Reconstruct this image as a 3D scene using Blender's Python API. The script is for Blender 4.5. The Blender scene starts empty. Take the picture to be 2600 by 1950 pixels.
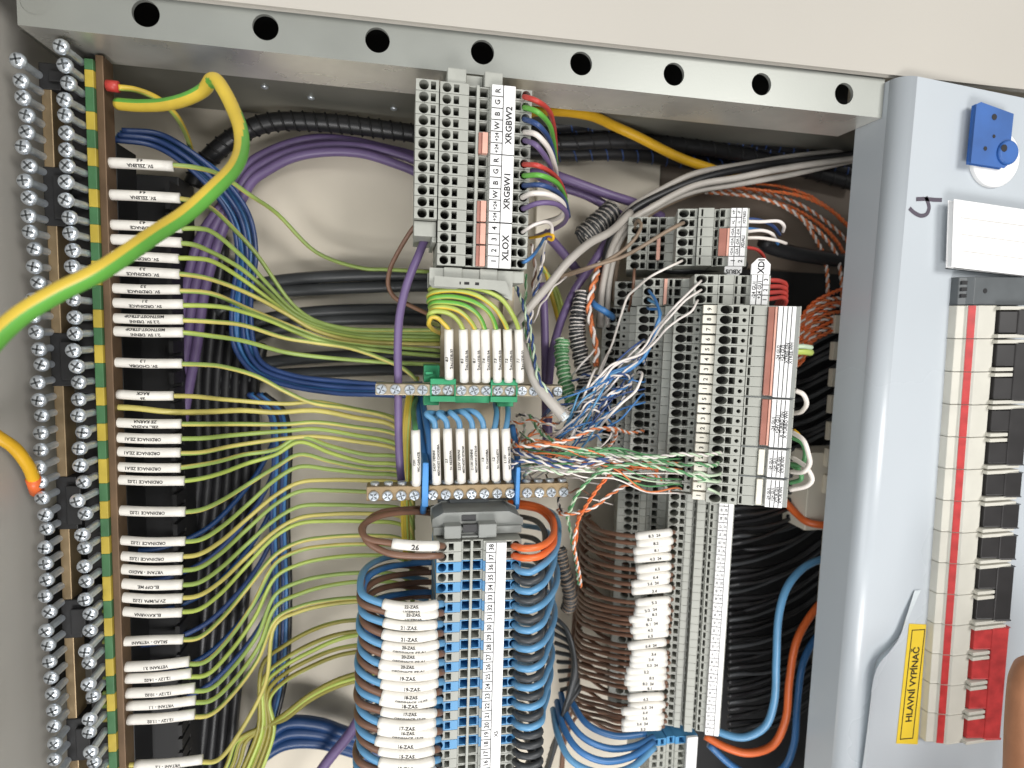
import bpy, math, random
from mathutils import Vector, Matrix

R = random.Random(7)
SC = bpy.context.scene
COL = SC.collection
S = 0.001                                    # the script thinks in millimetres

# ------------------------------------------------------------------ camera
YAW, PIT, ROL, FPX, DIST = math.radians(10.43), math.radians(5.28), math.radians(-1.71), 1498.8, 298.9
_cy, _sy, _cp, _sp, _cr, _sr = math.cos(YAW), math.sin(YAW), math.cos(PIT), math.sin(PIT), math.cos(ROL), math.sin(ROL)
FWD = Vector((_sy*_cp, _cy*_cp, -_sp)); _r = Vector((_cy, -_sy, 0)); _d = FWD.cross(_r)
RIGHT = _cr*_r + _sr*_d; DOWN = -_sr*_r + _cr*_d
cd = bpy.data.cameras.new('camera'); cam = bpy.data.objects.new('camera', cd); COL.objects.link(cam)
cam.matrix_world = Matrix(((RIGHT.x, -DOWN.x, -FWD.x, 0), (RIGHT.y, -DOWN.y, -FWD.y, -DIST*S), (RIGHT.z, -DOWN.z, -FWD.z, 0), (0, 0, 0, 1)))
cd.sensor_width = 36; cd.lens = FPX/2600*36; cd.clip_start = 0.01; cd.clip_end = 50
cd.dof.use_dof = True; cd.dof.focus_distance = 0.29; cd.dof.aperture_fstop = 9
SC.camera = cam

def P(x, y, Y=0.0):
    """point (mm) on the plane at depth Y that the photograph shows at pixel x, y"""
    d = RIGHT*((x-1300)/FPX) + DOWN*((y-975)/FPX) + FWD
    return Vector((0, -DIST, 0)) + d*((Y+DIST)/d.y)

def region(x0, y0, s):
    return lambda pts: [(x0+p[0]/s, y0+p[1]/s) + tuple(p[2:]) for p in pts]

# ------------------------------------------------------------------ room light and added fills
w = bpy.data.worlds.new('World'); SC.world = w; w.use_nodes = True
nt = w.node_tree; bg = nt.nodes['Background']
tc = nt.nodes.new('ShaderNodeTexCoord'); sx = nt.nodes.new('ShaderNodeSeparateXYZ'); rp = nt.nodes.new('ShaderNodeValToRGB')
mr = nt.nodes.new('ShaderNodeMapRange'); mr.inputs[1].default_value = -1; mr.inputs[2].default_value = 1
nt.links.new(tc.outputs['Generated'], sx.inputs[0]); nt.links.new(sx.outputs['Z'], mr.inputs[0]); nt.links.new(mr.outputs[0], rp.inputs[0])
rp.color_ramp.elements[0].color = (.36, .36, .35, 1); rp.color_ramp.elements[1].color = (.74, .75, .75, 1)
nt.links.new(rp.outputs[0], bg.inputs[0]); bg.inputs[1].default_value = 0.5

def area(name, loc, tgt, sx_, sy_, power, col):
    l = bpy.data.lights.new(name, 'AREA'); l.shape = 'RECTANGLE'; l.size = sx_; l.size_y = sy_; l.energy = power; l.color = col
    o = bpy.data.objects.new(name, l); COL.objects.link(o); o.location = loc
    o.rotation_euler = (Vector(tgt)-Vector(loc)).to_track_quat('-Z', 'Y').to_euler()
area('ceiling_light', (.80, -1.5, .46), (0, 0, 0), .6, .55, 22, (1, .985, .96))
area('left_fill', (-1.1, -1.3, -.15), (0, 0, -.02), 1.1, 1.2, 15, (.95, .98, 1))  # added fill from the left, no real window; brightens the panel's side face
area('underside_fill', (.05, -1.05, -.85), (.02, 0, .03), .6, .4, 13, (1, .985, .97))  # added fill from below, no real lamp; brightens the rail's underside
SC.view_settings.view_transform = 'Standard'; SC.view_settings.look = 'None'; SC.view_settings.exposure = -.12; SC.view_settings.gamma = 1
SC.cycles.max_bounces = 8

# ------------------------------------------------------------------ materials
def lin(c): return tuple((v/255/12.92 if v/255 <= .04045 else ((v/255+.055)/1.055)**2.4) for v in c)+(1,)
def mat(name, rgb, rough=.5, metal=0, var=.06, scale=60, bump=.0, bscale=400, coat=0, trans=0, alpha=1, spec=.5, stretch=None):
    m = bpy.data.materials.new(name); m.use_nodes = True; t = m.node_tree; b = t.nodes['Principled BSDF']
    c = lin(rgb); b.inputs['Roughness'].default_value = rough; b.inputs['Metallic'].default_value = metal
    b.inputs['Specular IOR Level'].default_value = spec
    b.inputs['Coat Weight'].default_value = coat; b.inputs['Transmission Weight'].default_value = trans; b.inputs['Alpha'].default_value = alpha
    co = t.nodes.new('ShaderNodeTexCoord'); src = co.outputs['Object']
    if stretch:
        mp = t.nodes.new('ShaderNodeMapping'); mp.inputs['Scale'].default_value = stretch; t.links.new(src, mp.inputs[0]); src = mp.outputs[0]
    n = t.nodes.new('ShaderNodeTexNoise'); n.inputs['Scale'].default_value = scale; n.inputs['Detail'].default_value = 5; t.links.new(src, n.inputs[0])
    r = t.nodes.new('ShaderNodeValToRGB'); lo = 1-var*2; hi = 1+var
    r.color_ramp.elements[0].position = .3; r.color_ramp.elements[1].position = .7
    r.color_ramp.elements[0].color = (c[0]*lo, c[1]*lo, c[2]*lo, 1); r.color_ramp.elements[1].color = (min(1, c[0]*hi), min(1, c[1]*hi), min(1, c[2]*hi), 1)
    t.links.new(n.outputs[0], r.inputs[0]); t.links.new(r.outputs[0], b.inputs['Base Color'])
    rr = t.nodes.new('ShaderNodeMapRange'); rr.inputs[3].default_value = max(.02, rough-.08); rr.inputs[4].default_value = min(1, rough+.1)
    t.links.new(n.outputs[0], rr.inputs[0]); t.links.new(rr.outputs[0], b.inputs['Roughness'])
    if bump:
        n2 = t.nodes.new('ShaderNodeTexNoise'); n2.inputs['Scale'].default_value = bscale; t.links.new(src, n2.inputs[0])
        bp = t.nodes.new('ShaderNodeBump'); bp.inputs['Strength'].default_value = bump; bp.inputs['Distance'].default_value = .0006
        t.links.new(n2.outputs[0], bp.inputs['Height']); t.links.new(bp.outputs[0], b.inputs['Normal'])
    return m
def galvanised(name, rgb, rough):
    m = mat(name, rgb, rough, .62, .1, 25)
    t = m.node_tree; b = t.nodes['Principled BSDF']; co = t.nodes.new('ShaderNodeTexCoord')
    v = t.nodes.new('ShaderNodeTexVoronoi'); v.inputs['Scale'].default_value = 90; t.links.new(co.outputs['Object'], v.inputs['Vector'])
    bp = t.nodes.new('ShaderNodeBump'); bp.inputs['Strength'].default_value = .12; bp.inputs['Distance'].default_value = .0004
    t.links.new(v.outputs['Color'], bp.inputs['Height']); t.links.new(bp.outputs[0], b.inputs['Normal'])
    return m
M = dict(
    frame=mat('frame_zinc_paint', (150, 152, 146), .38, .3, .05, 18, .05, 900),
    zinc=galvanised('galvanised_steel', (226, 224, 216), .27),
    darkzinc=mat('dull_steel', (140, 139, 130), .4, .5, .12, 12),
    back=mat('beige_mounting_plate', (218, 209, 192), .6, 0, .05, 9, .1, 300),
    taupe=mat('shade_taupe_plate', (112, 100, 88), .6, 0, .08, 14),
    wall=mat('beige_wall', (180, 175, 166), .65, 0, .03, 5, .08, 500),
    side=mat('grey_side_paint', (188, 184, 176), .4, 0, .06, 7, .05, 500),
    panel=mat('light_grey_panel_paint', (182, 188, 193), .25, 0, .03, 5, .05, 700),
    grey=mat('terminal_grey', (162, 163, 155), .5, 0, .05, 120),
    greyd=mat('clamp_grey', (136, 138, 134), .5, 0, .06, 90),
    dgrey=mat('dark_grey_plastic', (84, 88, 90), .45, 0, .06, 90),
    tblue=mat('terminal_blue', (74, 142, 190), .45, 0, .06, 120),
    contact=mat('contact_spring', (52, 49, 44), .5, .4, .2, 300),
    white=mat('label_white', (234, 233, 232), .4, 0, .02, 60),
    ivory=mat('ivory_plastic', (224, 219, 205), .45, 0, .04, 80),
    sleeve=mat('sleeve_white', (229, 225, 217), .45, 0, .05, 90, .06, 500),
    ink=mat('black_ink', (24, 22, 24), .6, 0, .2, 900),
    ink2=mat('marker_ink', (74, 66, 78), .6, 0, .1, 300),
    jumper=mat('jumper_pink', (216, 164, 146), .4, 0, .08, 80),
    jred=mat('jumper_red', (158, 104, 90), .35, 0, .1, 80),
    yel2=mat('thin_yellow', (198, 186, 104), .4, 0, .12, 40),
    grn2=mat('thin_green', (150, 172, 92), .4, 0, .12, 40),
    yel=mat('insulation_yellow', (216, 186, 66), .38, 0, .1, 40),
    grn=mat('insulation_green', (98, 168, 66), .38, 0, .1, 40),
    olive=mat('insulation_yellow_green', (172, 188, 92), .38, 0, .1, 40),
    dgrn=mat('tape_green', (66, 112, 72), .5, 0, .12, 60),
    dyel=mat('tape_yellow', (186, 164, 62), .5, 0, .12, 60),
    blue=mat('insulation_blue', (62, 116, 172), .36, 0, .08, 50),
    lblue=mat('insulation_light_blue', (96, 150, 190), .34, 0, .08, 50),
    dblue=mat('insulation_dark_blue', (48, 72, 122), .36, 0, .08, 50),
    navy=mat('cable_navy', (24, 62, 112), .4, 0, .1, 30),
    black=mat('insulation_black', (34, 34, 36), .4, 0, .15, 50),
    soft=mat('insulation_charcoal', (58, 60, 62), .42, 0, .1, 50),
    dolive=mat('insulation_dark_olive', (142, 134, 58), .4, 0, .12, 40),
    brown=mat('insulation_brown', (118, 86, 68), .4, 0, .1, 50),
    tan=mat('insulation_grey_brown', (134, 116, 98), .45, 0, .1, 50),
    purple=mat('insulation_purple', (106, 88, 128), .42, 0, .06, 50),
    orange=mat('insulation_orange', (226, 108, 52), .38, 0, .08, 50),
    copper=mat('pair_orange', (212, 120, 70), .42, 0, .12, 80),
    pairw=mat('pair_white', (222, 214, 208), .42, 0, .06, 80),
    pgreen=mat('pair_green', (84, 142, 92), .42, 0, .1, 80),
    lgreen=mat('pair_light_green', (188, 206, 178), .42, 0, .1, 80),
    red=mat('insulation_red', (190, 64, 56), .4, 0, .08, 50),
    wgrey=mat('cable_grey', (178, 172, 164), .45, 0, .05, 50),
    whitew=mat('insulation_white', (228, 220, 212), .4, 0, .05, 50),
    cyel=mat('cable_yellow', (222, 172, 36), .4, 0, .08, 40),
    steel=mat('screw_steel', (222, 229, 236), .3, .75, .12, 200),
    brass=mat('brass', (150, 130, 100), .42, .6, .15, 60),
    tanbar=mat('oxidised_brass', (112, 90, 68), .5, .45, .15, 40),
    nickel=mat('nickel_bar', (172, 160, 138), .42, .75, .12, 60),
    green=mat('holder_green', (42, 142, 96), .42, 0, .06, 60),
    hblue=mat('holder_blue', (74, 142, 208), .42, 0, .06, 60),
    beige=mat('breaker_beige', (200, 197, 186), .42, 0, .05, 40, .04, 600),
    bred=mat('breaker_red', (186, 54, 54), .45, 0, .15, 150),
    bblk=mat('toggle_black', (40, 38, 38), .4, 0, .1, 60),
    lock=mat('lock_blue', (44, 92, 160), .5, 0, .1, 60),
    sticker=mat('sticker_yellow', (226, 194, 52), .5, 0, .06, 20),
    skin=mat('skin', (172, 118, 84), .5, 0, .08, 80, .15, 900),
    nail=mat('fingernail', (206, 158, 134), .3, 0, .04, 80),
    film=mat('protective_film', (206, 214, 218), .15, 0, .02, 30),
    duct=mat('duct_black', (30, 30, 31), .55, 0, .15, 30),
)

# ------------------------------------------------------------------ object helpers
WL = {}
def put(o, parent, wloc):
    COL.objects.link(o); WL[o.name] = Vector(wloc)
    if parent is not None:
        o.parent = parent; o.location = (Vector(wloc)-WL[parent.name])*S
    else:
        o.location = Vector(wloc)*S
    return o
def tag(o, label=None, cat=None, group=None, kind=None):
    if label: o['label'] = label
    if cat: o['category'] = cat
    if group: o['group'] = group
    if kind: o['kind'] = kind
    return o
def thing(name, label, cat, loc, group=None):
    o = bpy.data.objects.new(name, None); o.empty_display_size = .005
    return tag(put(o, None, loc), label, cat, group)

def catmull(pts, sub):
    p = [Vector(q) for q in pts]
    if len(p) < 3 or sub <= 1: return p
    out = []
    q = [p[0]*2-p[1]]+p+[p[-1]*2-p[-2]]
    for i in range(1, len(q)-2):
        a, b, c, d = q[i-1], q[i], q[i+1], q[i+2]
        t0 = 0; t1 = t0+max((b-a).length, 1e-4)**.5; t2 = t1+max((c-b).length, 1e-4)**.5; t3 = t2+max((d-c).length, 1e-4)**.5
        for k in range(sub):
            t = t1+(t2-t1)*k/sub
            A1 = a*((t1-t)/(t1-t0))+b*((t-t0)/(t1-t0)); A2 = b*((t2-t)/(t2-t1))+c*((t-t1)/(t2-t1)); A3 = c*((t3-t)/(t3-t2))+d*((t-t2)/(t3-t2))
            B1 = A1*((t2-t)/(t2-t0))+A2*((t-t0)/(t2-t0)); B2 = A2*((t3-t)/(t3-t1))+A3*((t-t1)/(t3-t1))
            out.append(B1*((t2-t)/(t2-t1))+B2*((t-t1)/(t2-t1)))
    out.append(p[-1]); return out
FRONT = Vector((0, -1, 0))
def frames(p):
    fs = []
    for i in range(len(p)):
        t = (p[min(i+1, len(p)-1)]-p[max(i-1, 0)])
        t = t.normalized() if t.length > 1e-6 else Vector((1, 0, 0))
        if i == 0:
            n = FRONT-t*FRONT.dot(t)
            if n.length < .1: n = Vector((0, 0, 1))-t*t.z
            n.normalize()
        else:
            n = fs[-1][1]-t*fs[-1][1].dot(t)
            n = n.normalized() if n.length > 1e-5 else fs[-1][1]
        fs.append((t, n, t.cross(n)))
    return fs

class MB:
    def __init__(s): s.v = []; s.f = []; s.m = []
    def face(s, pts, m=0):
        i = len(s.v); s.v += [Vector(p) for p in pts]; s.f.append(tuple(range(i, i+len(pts)))); s.m.append(m)
    def box(s, x0, x1, y0, y1, z0, z1, m=0):
        i = len(s.v); s.v += [Vector((x, y, z)) for x in (x0, x1) for y in (y0, y1) for z in (z0, z1)]
        for f in ((0, 1, 3, 2), (4, 6, 7, 5), (0, 4, 5, 1), (2, 3, 7, 6), (0, 2, 6, 4), (1, 5, 7, 3)):
            s.f.append(tuple(i+k for k in f)); s.m.append(m)
    def prism(s, poly, d, m=0):
        """solid between a polygon and the same polygon moved by d"""
        n = len(poly); i = len(s.v); d = Vector(d); s.v += [Vector(p) for p in poly]+[Vector(p)+d for p in poly]
        s.f.append(tuple(i+k for k in range(n))); s.m.append(m); s.f.append(tuple(i+n+k for k in reversed(range(n)))); s.m.append(m)
        for k in range(n): s.f.append((i+k, i+(k+1) % n, i+n+(k+1) % n, i+n+k)); s.m.append(m)
    def tube(s, pts, r, sides=8, sub=5, m=0, stripe=None, phase=0, twist=0, caps=True, taper=0):
        p = catmull(pts, sub); fs = frames(p); i0 = len(s.v); n = len(p)
        if callable(phase):
            fs = [(t, (FRONT-t*FRONT.dot(t)).normalized(), None) for t, _, _ in fs]; fs = [(t, a, t.cross(a)) for t, a, _ in fs]
        for k, (q, (t, a, b)) in enumerate(zip(p, fs)):
            rr = r
            if taper and k == 0: rr = r*(1-taper)
            for j in range(sides):
                an = 2*math.pi*j/sides+twist*k/n
                s.v.append(q+(a*math.cos(an)+b*math.sin(an))*rr)
        for k in range(n-1):
            for j in range(sides):
                j2 = (j+1) % sides
                s.f.append((i0+k*sides+j, i0+(k+1)*sides+j, i0+(k+1)*sides+j2, i0+k*sides+j2))
                mm = m
                if stripe is not None:
                    ph = phase(k/n) if callable(phase) else phase
                    mm = stripe if ((j+.5)/sides-ph) % 1 < .44 else m
                s.m.append(mm)
        if caps:
            s.f.append(tuple(i0+j for j in range(sides))); s.m.append(m)
            s.f.append(tuple(i0+(n-1)*sides+j for j in reversed(range(sides)))); s.m.append(m)
        return p
    def lathe(s, c, ax, prof, n=14, m=0):
        ax = Vector(ax).normalized(); a = ax.orthogonal().normalized(); b = ax.cross(a); i0 = len(s.v); c = Vector(c)
        for h, r in prof:
            for j in range(n):
                an = 2*math.pi*j/n; s.v.append(c+ax*h+(a*math.cos(an)+b*math.sin(an))*r)
        for k in range(len(prof)-1):
            for j in range(n):
                j2 = (j+1) % n; s.f.append((i0+k*n+j, i0+k*n+j2, i0+(k+1)*n+j2, i0+(k+1)*n+j)); s.m.append(m)
        s.f.append(tuple(i0+j for j in reversed(range(n)))); s.m.append(m)
        s.f.append(tuple(i0+(len(prof)-1)*n+j for j in range(n))); s.m.append(m)
    def text(s, fn, txt, size, m=0, align=.5):
        """flat lettering; fn maps (along, up) in mm to a point"""
        vs, fs, wd = glyphs(txt); i = len(s.v)
        s.v += [fn((x-wd*align)*size, y*size) for x, y in vs]
        for f in fs: s.f.append(tuple(i+k for k in f)); s.m.append(m)
    def mesh(s, name, mats, origin, smooth=False):
        me = bpy.data.meshes.new(name)
        me.from_pydata([((v-origin)*S)[:] for v in s.v], [], s.f)
        for k in mats: me.materials.append(M[k])
        me.polygons.foreach_set('material_index', s.m)
        me.polygons.foreach_set('use_smooth', [smooth]*len(s.f))
        me.update(); return me
    def build(s, name, mats, parent=None, origin=None, smooth=False, bevel=0):
        if isinstance(mats, str): mats = [mats]
        if origin is None: origin = WL[parent.name] if parent is not None else sum(s.v, Vector())/max(1, len(s.v))
        origin = Vector(origin)
        o = bpy.data.objects.new(name, s.mesh(name, mats, origin, smooth))
        if bevel:
            b = o.modifiers.new('bevel', 'BEVEL'); b.width = bevel*S; b.segments = 2; b.limit_method = 'ANGLE'; b.angle_limit = math.radians(40)
        return put(o, parent, origin)

_G = {}
def glyphs(txt):
    if txt not in _G:
        c = bpy.data.curves.new('lettering', 'FONT'); c.body = txt; c.size = 1; c.resolution_u = 2; c.offset = .026; c.fill_mode = 'FRONT'
        o = bpy.data.objects.new('lettering', c); me = o.to_mesh()
        vs = [(v.co.x, v.co.y-.35) for v in me.vertices]; fs = [tuple(p.vertices) for p in me.polygons]
        wd = max([v[0] for v in vs], default=0); o.to_mesh_clear(); bpy.data.objects.remove(o); bpy.data.curves.remove(c)
        _G[txt] = (vs, fs, wd)
    return _G[txt]
def flat(o, rt, up):
    o, rt, up = Vector(o), Vector(rt), Vector(up)
    return lambda a, b: o+rt*a+up*b
UPZ, DNZ, RX, LX = Vector((0, 0, 1)), Vector((0, 0, -1)), Vector((1, 0, 0)), Vector((-1, 0, 0))
def around(path, r, flip=1, mid=.5):
    """lettering wrapped on a sleeve"""
    p = catmull(path, 6); L = [0]
    for a, b in zip(p, p[1:]): L.append(L[-1]+(b-a).length)
    def fn(a, b):
        s_ = min(max(L[-1]*mid+a*flip, 0), L[-1]-1e-4)
        k = max(i for i in range(len(L)) if L[i] <= s_); k = min(k, len(p)-2)
        q = p[k].lerp(p[k+1], (s_-L[k])/max(1e-6, L[k+1]-L[k])); t = (p[k+1]-p[k]).normalized()
        n = (FRONT-t*FRONT.dot(t)).normalized(); u = n.cross(t*flip)
        th = b/r
        return q+(n*math.cos(th)+u*math.sin(th))*(r+.14)
    return fn
NTH = 'first second third fourth fifth sixth seventh eighth ninth tenth eleventh twelfth thirteenth fourteenth fifteenth sixteenth seventeenth eighteenth nineteenth twentieth'.split()
NTH += ['twenty-'+n for n in NTH[:9]]+['thirtieth']+['thirty-'+n for n in NTH[:9]]
def pp(pts): return [P(*p) for p in pts]

def wire(name, label, cat, pts, r, m, group=None, sides=8, sub=6, stripe=None, phase=0, twist=0):
    """one plain wire or cable: one mesh"""
    mb = MB(); q = pp(pts)
    mats = [m] if stripe is None else [m, stripe]
    mb.tube(q, r, sides, sub, 0, None if stripe is None else 1, phase, twist)
    return tag(mb.build(name, mats, None, q[0], True), label, cat, group)

# ------------------------------------------------------------------ the cabinet
def hole_face(mb, x0, x1, z0, z1, y, cx, cz, pts, depth, m, mb_bottom, mw=None):
    """face of a plate at depth y with a hole that goes inwards"""
    mw = m if mw is None else mw
    n = len(pts); per = []
    for px, pz in pts:
        dx, dz = px-cx, pz-cz
        tx = (x1-cx)/dx if dx > 1e-9 else ((x0-cx)/dx if dx < -1e-9 else 1e9)
        tz = (z1-cz)/dz if dz > 1e-9 else ((z0-cz)/dz if dz < -1e-9 else 1e9)
        if tx < tz: per.append((cx+dx*tx, cz+dz*tx, 'x', dx > 0))
        else: per.append((cx+dx*tz, cz+dz*tz, 'z', dz > 0))
    for k in range(n):
        a, b = pts[k], pts[(k+1) % n]; pa, pb = per[k], per[(k+1) % n]
        mb.face([(a[0], y, a[1]), (b[0], y, b[1]), (pb[0], y, pb[1]), (pa[0], y, pa[1])], m)
        if pa[2] == pb[2] and pa[3] != pb[3]:
            if pa[2] == 'z':
                ex = x1 if a[0] > cx else x0; mb.face([(pa[0], y, pa[1]), (pb[0], y, pb[1]), (ex, y, pb[1]), (ex, y, pa[1])], m)
            else:
                ez_ = z1 if a[1] > cz else z0; mb.face([(pa[0], y, pa[1]), (pb[0], y, pb[1]), (pb[0], y, ez_), (pa[0], y, ez_)], m)
        elif pa[2] != pb[2]:
            xx = pa if pa[2] == 'x' else pb; zz = pb if pa[2] == 'x' else pa
            mb.face([(pa[0], y, pa[1]), (pb[0], y, pb[1]), (x1 if xx[3] else x0, y, z1 if zz[3] else z0)], m)
        mb.face([(a[0], y, a[1]), (a[0], y+depth, a[1]), (b[0], y+depth, b[1]), (b[0], y, b[1])], mw)
    if mb_bottom is not None: mb.face([(p[0], y+depth, p[1]) for p in pts], mb_bottom)
def ring(cx, cz, rx, rz=None, n=16):
    rz = rz or rx
    return [(cx+rx*math.cos(2*math.pi*(k+.5)/n), cz+rz*math.sin(2*math.pi*(k+.5)/n)) for k in range(n)]
def rect(cx, cz, hx, hz): return [(cx+hx, cz-hz), (cx+hx, cz+hz), (cx-hx, cz+hz), (cx-hx, cz-hz)]

# back plate, side wall, ceiling of the box
YB = 118
a = P(0, 0, YB)
mb = MB(); mb.box(-330, 620, YB, YB+3, -460, 330); tag(mb.build('back_wall', 'back', None, (100, YB, 0)), kind='structure')
tl, br = P(1645, 395, 112), P(1395, 880, 112)
mb = MB(); c0, c1 = P(1370, 300, 106), P(1648, 1000, 106)
mb.box(c0.x, c1.x, 106, 109, c1.z, c0.z)
tag(mb.build('rear_plate', 'back', None, None, bevel=.6), 'small beige mounting plate behind the purple cables and coiled wires', 'plate')
c0, c1 = P(1652, 380, 110), P(2260, 760, 110)  # added plate; its dark taupe stands in for shade in the recess
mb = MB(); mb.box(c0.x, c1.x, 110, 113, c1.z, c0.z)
tag(mb.build('rear_plate', 'taupe', None, None, bevel=.6), 'added taupe plate with shade in its colour behind the XBUS strip', 'plate')
XL = P(58, 900, 20).x
mb = MB(); mb.box(XL-3, XL, -70, YB-.5, -420, 300)
sw = mb.build('side_wall', 'side', None, (XL, 0, 0)); sw['kind'] = 'structure'
mb = MB(); mb.prism([(XL+.2, 30, -100), (XL+.2, 74, -92), (XL+.2, 86, -104), (XL+.2, 86, -200), (XL+.2, 30, -200)], (.6, 0, 0)); mb.build('rubber_grommet', 'duct', sw)
# wall around the frame, above
A, B = P(560, 0, -5), P(2240, 186, -5)
dz = (B.z-A.z)/(B.x-A.x)
mb = MB(); za = A.z+dz*(-400-A.x); zb = A.z+dz*(640-A.x)
mb.prism([(-400, -5, za+1), (640, -5, zb+1), (640, -5, 420), (-400, -5, 420)], (0, 4, 0))
tag(mb.build('wall', 'wall', None, (100, -5, 300), bevel=1.2), kind='structure')

# ---- punched frame rail across the top
h0, h7 = P(370, 33), P(2143, 242)
zc = (h0.z+h7.z)/2+.6; x_l, x_r = P(58, 60).x, P(2243, 250).x
zlo, zhi, ztop = zc-10.9, zc+9.8, zc+16.5
fr = thing('frame_rail', 'galvanised steel frame rail with a row of round punched holes across the top', 'frame rail', (60, 0, zc))
mb = MB(); xs = [x_l-5]
hol = [h0.x+(h7.x-h0.x)*k/7 for k in range(8)]; hx = [P(88, 24).x]+hol
cuts = [x_l-2]+[(p+q)/2 for p, q in zip(hx, hx[1:])]+[x_r]
for k, c in enumerate(hx):
    hole_face(mb, cuts[k], cuts[k+1], zlo, zhi, 0, c, zc-.3, ring(c, zc-.3, 5.7, n=32), 2.0 if k else .5, 0, None if k else 0)
mb.box(x_l-2, x_r, 2.05, 2.1, zlo+1, zlo+1.5)
mb.build('front_flange', 'frame', fr)
mb = MB(); mb.box(x_l-2, x_r, 1.2, 2.6, zhi, ztop); mb.build('upper_lip', 'frame', fr, bevel=.4)
mb = MB(); mb.prism([(x_l-2, 0, zlo), (x_l-2, 34, zlo+.5), (x_l-2, 34, zlo+2.5), (x_l-2, 2, zlo+1.5)], (x_r-x_l+2, 0, 0)); mb.build('lower_flange', 'zinc', fr)
mb = MB(); mb.box(x_l-2, x_r, 33, 34, zlo+2.6, zlo+5); mb.box(x_l-30, x_r+60, 29.5, YB-.5, zlo+10, zlo+12)
mb.build('inner_roof', 'darkzinc', fr)
mb = MB(); mb.box(x_l-2, x_r, 28, 29, zlo+6, ztop+12); mb.build('inner_web', 'duct', fr)
for px, py, Y in ((672, 220, 70), (790, 238, 80), (1000, 260, 85)):
    q = P(px, py, Y); q.z = zlo+10; mb = MB(); mb.lathe(q, (0, 0, -1), [(0, 2.2), (.9, 2.0), (1.4, 1.1)], 12); mb.build('screw', 'steel', fr, smooth=True)

# ---- painted cover panel on the right
XP = P(2240, 300, 0).x; ztp = [P(2262, 180, -12).z, P(2600, 249, -12).z]; xp = [P(2262, 180, -12).x, P(2600, 249, -12).x]
slope = (ztp[1]-ztp[0])/(xp[1]-xp[0])
prof = [(XP, 20)]+[(XP+9-9*math.cos(t), -3-9*math.sin(t)) for t in [math.pi/2*k/6 for k in range(7)]]+[(560, -12), (560, -9.5), (XP+9, -9.5), (XP+2, -3), (XP+2, 20)]
mb = MB(); poly = []
n = len(prof); i0 = 0
for zf in (0, 1):
    for x, y in prof:
        zt = ztp[0]+slope*(x-xp[0]); zt = min(zt, ztp[0]+.5) if x < XP+5 else zt
        mb.v.append(Vector((x, y, zt if zf else -420)))
mb.f.append(tuple(reversed(range(n)))); mb.m.append(0); mb.f.append(tuple(range(n, 2*n))); mb.m.append(0)
for k in range(n): mb.f.append((k, (k+1) % n, n+(k+1) % n, n+k)); mb.m.append(0)
# the strip of the return that is cut away beside the rail
pan = tag(mb.build('cover_panel', 'panel', None, (XP+60, -12, 0), smooth=False), 'pale grey painted cover panel with rounded edge beside the open wiring', 'panel')
for k in range(3, 9): pan.data.polygons[k].use_smooth = True
def on_panel(x, y): return P(x, y, -12.15)
# handwritten four
zz = region(1800, 100, 2.765)
mb = MB()
for st in ([(1408, 1185), (1440, 1215), (1490, 1238), (1530, 1225), (1546, 1180), (1535, 1135), (1524, 1105)], [(1455, 1122), (1520, 1120), (1580, 1126), (1636, 1128)]):
    pts = [on_panel(x, y) for x, y in zz(st)]
    p = catmull(pts, 5); fs = frames(p)
    for k in range(len(p)-1):
        s0, s1 = fs[k][2]*1.1, fs[k+1][2]*1.1
        mb.face([p[k]-s0, p[k+1]-s1, p[k+1]+s1, p[k]+s0])
mb.build('handwritten_numeral', 'ink2', pan)

# ------------------------------------------------------------------ terminal strips
def slice_mesh(name, cols, pitch, yback, mats=('grey', 'contact'), tint=None):
    """one terminal of a strip: a stepped block whose entries are real holes. cols: (u0, u1, y, [(kind, u, size)])"""
    mb = MB(); h = pitch*.478
    for u0, u1, y, fe in cols:
        fe = sorted(fe, key=lambda f: f[1]); ed = [u0]+[(fe[i][1]+fe[i][2]+fe[i+1][1]-fe[i+1][2])/2 for i in range(len(fe)-1)]+[u1]
        if not fe: mb.face([(u0, y, -h), (u1, y, -h), (u1, y, h), (u0, y, h)])
        for (k, u, sz), e0, e1 in zip(fe, ed, ed[1:]):
            if k == 'c': pts, dp = ring(u, 0, sz, min(sz, pitch*.435), 16), 11
            elif k == 'd': pts, dp = ring(u, 0, sz, n=10), 8
            elif k == 's': pts, dp = rect(u, 0, sz, pitch*.34), 10
            else: pts, dp = rect(u, 0, sz, pitch*.385), 13
            hole_face(mb, e0, e1, -h, h, y, u, 0, pts, dp, 0, 1)
        mb.face([(u0, y, -h), (u0, y, h), (u0, yback, h), (u0, yback, -h)]); mb.face([(u1, y, -h), (u1, yback, -h), (u1, yback, h), (u1, y, h)])
        mb.face([(u0, y, h), (u1, y, h), (u1, yback, h), (u0, yback, h)]); mb.face([(u0, y, -h), (u0, yback, -h), (u1, yback, -h), (u1, y, -h)])
    return mb.mesh(name, mats, Vector((0, 0, 0)))
def tilted(o, deg):
    """the strip leans: same as P but in the strip's own upright frame round o; second result gives the own depth of a world point"""
    m = Matrix.Rotation(math.radians(deg), 3, 'Z'); o = Vector(o); c = o+m @ (Vector((0, -DIST, 0))-o)
    def pl(x, y, Y):
        d = m @ (RIGHT*((x-1300)/FPX)+DOWN*((y-975)/FPX)+FWD); return c+d*((Y-c.y)/d.y)
    return pl, lambda x, y, Y: (o+m @ (P(x, y, Y)-o)).y
def cols_px(spec, yref, x0, pf=P):
    out = []
    for l, r, Y, fe in spec:
        a, b = pf(l, yref, Y).x, pf(r, yref, Y).x; k = (b-a)/(r-l)
        out.append((a-x0, b-x0, Y, [(f[0], a-x0+(f[1]-l)*k, f[2]*k) for f in fe]))
    return out
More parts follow.
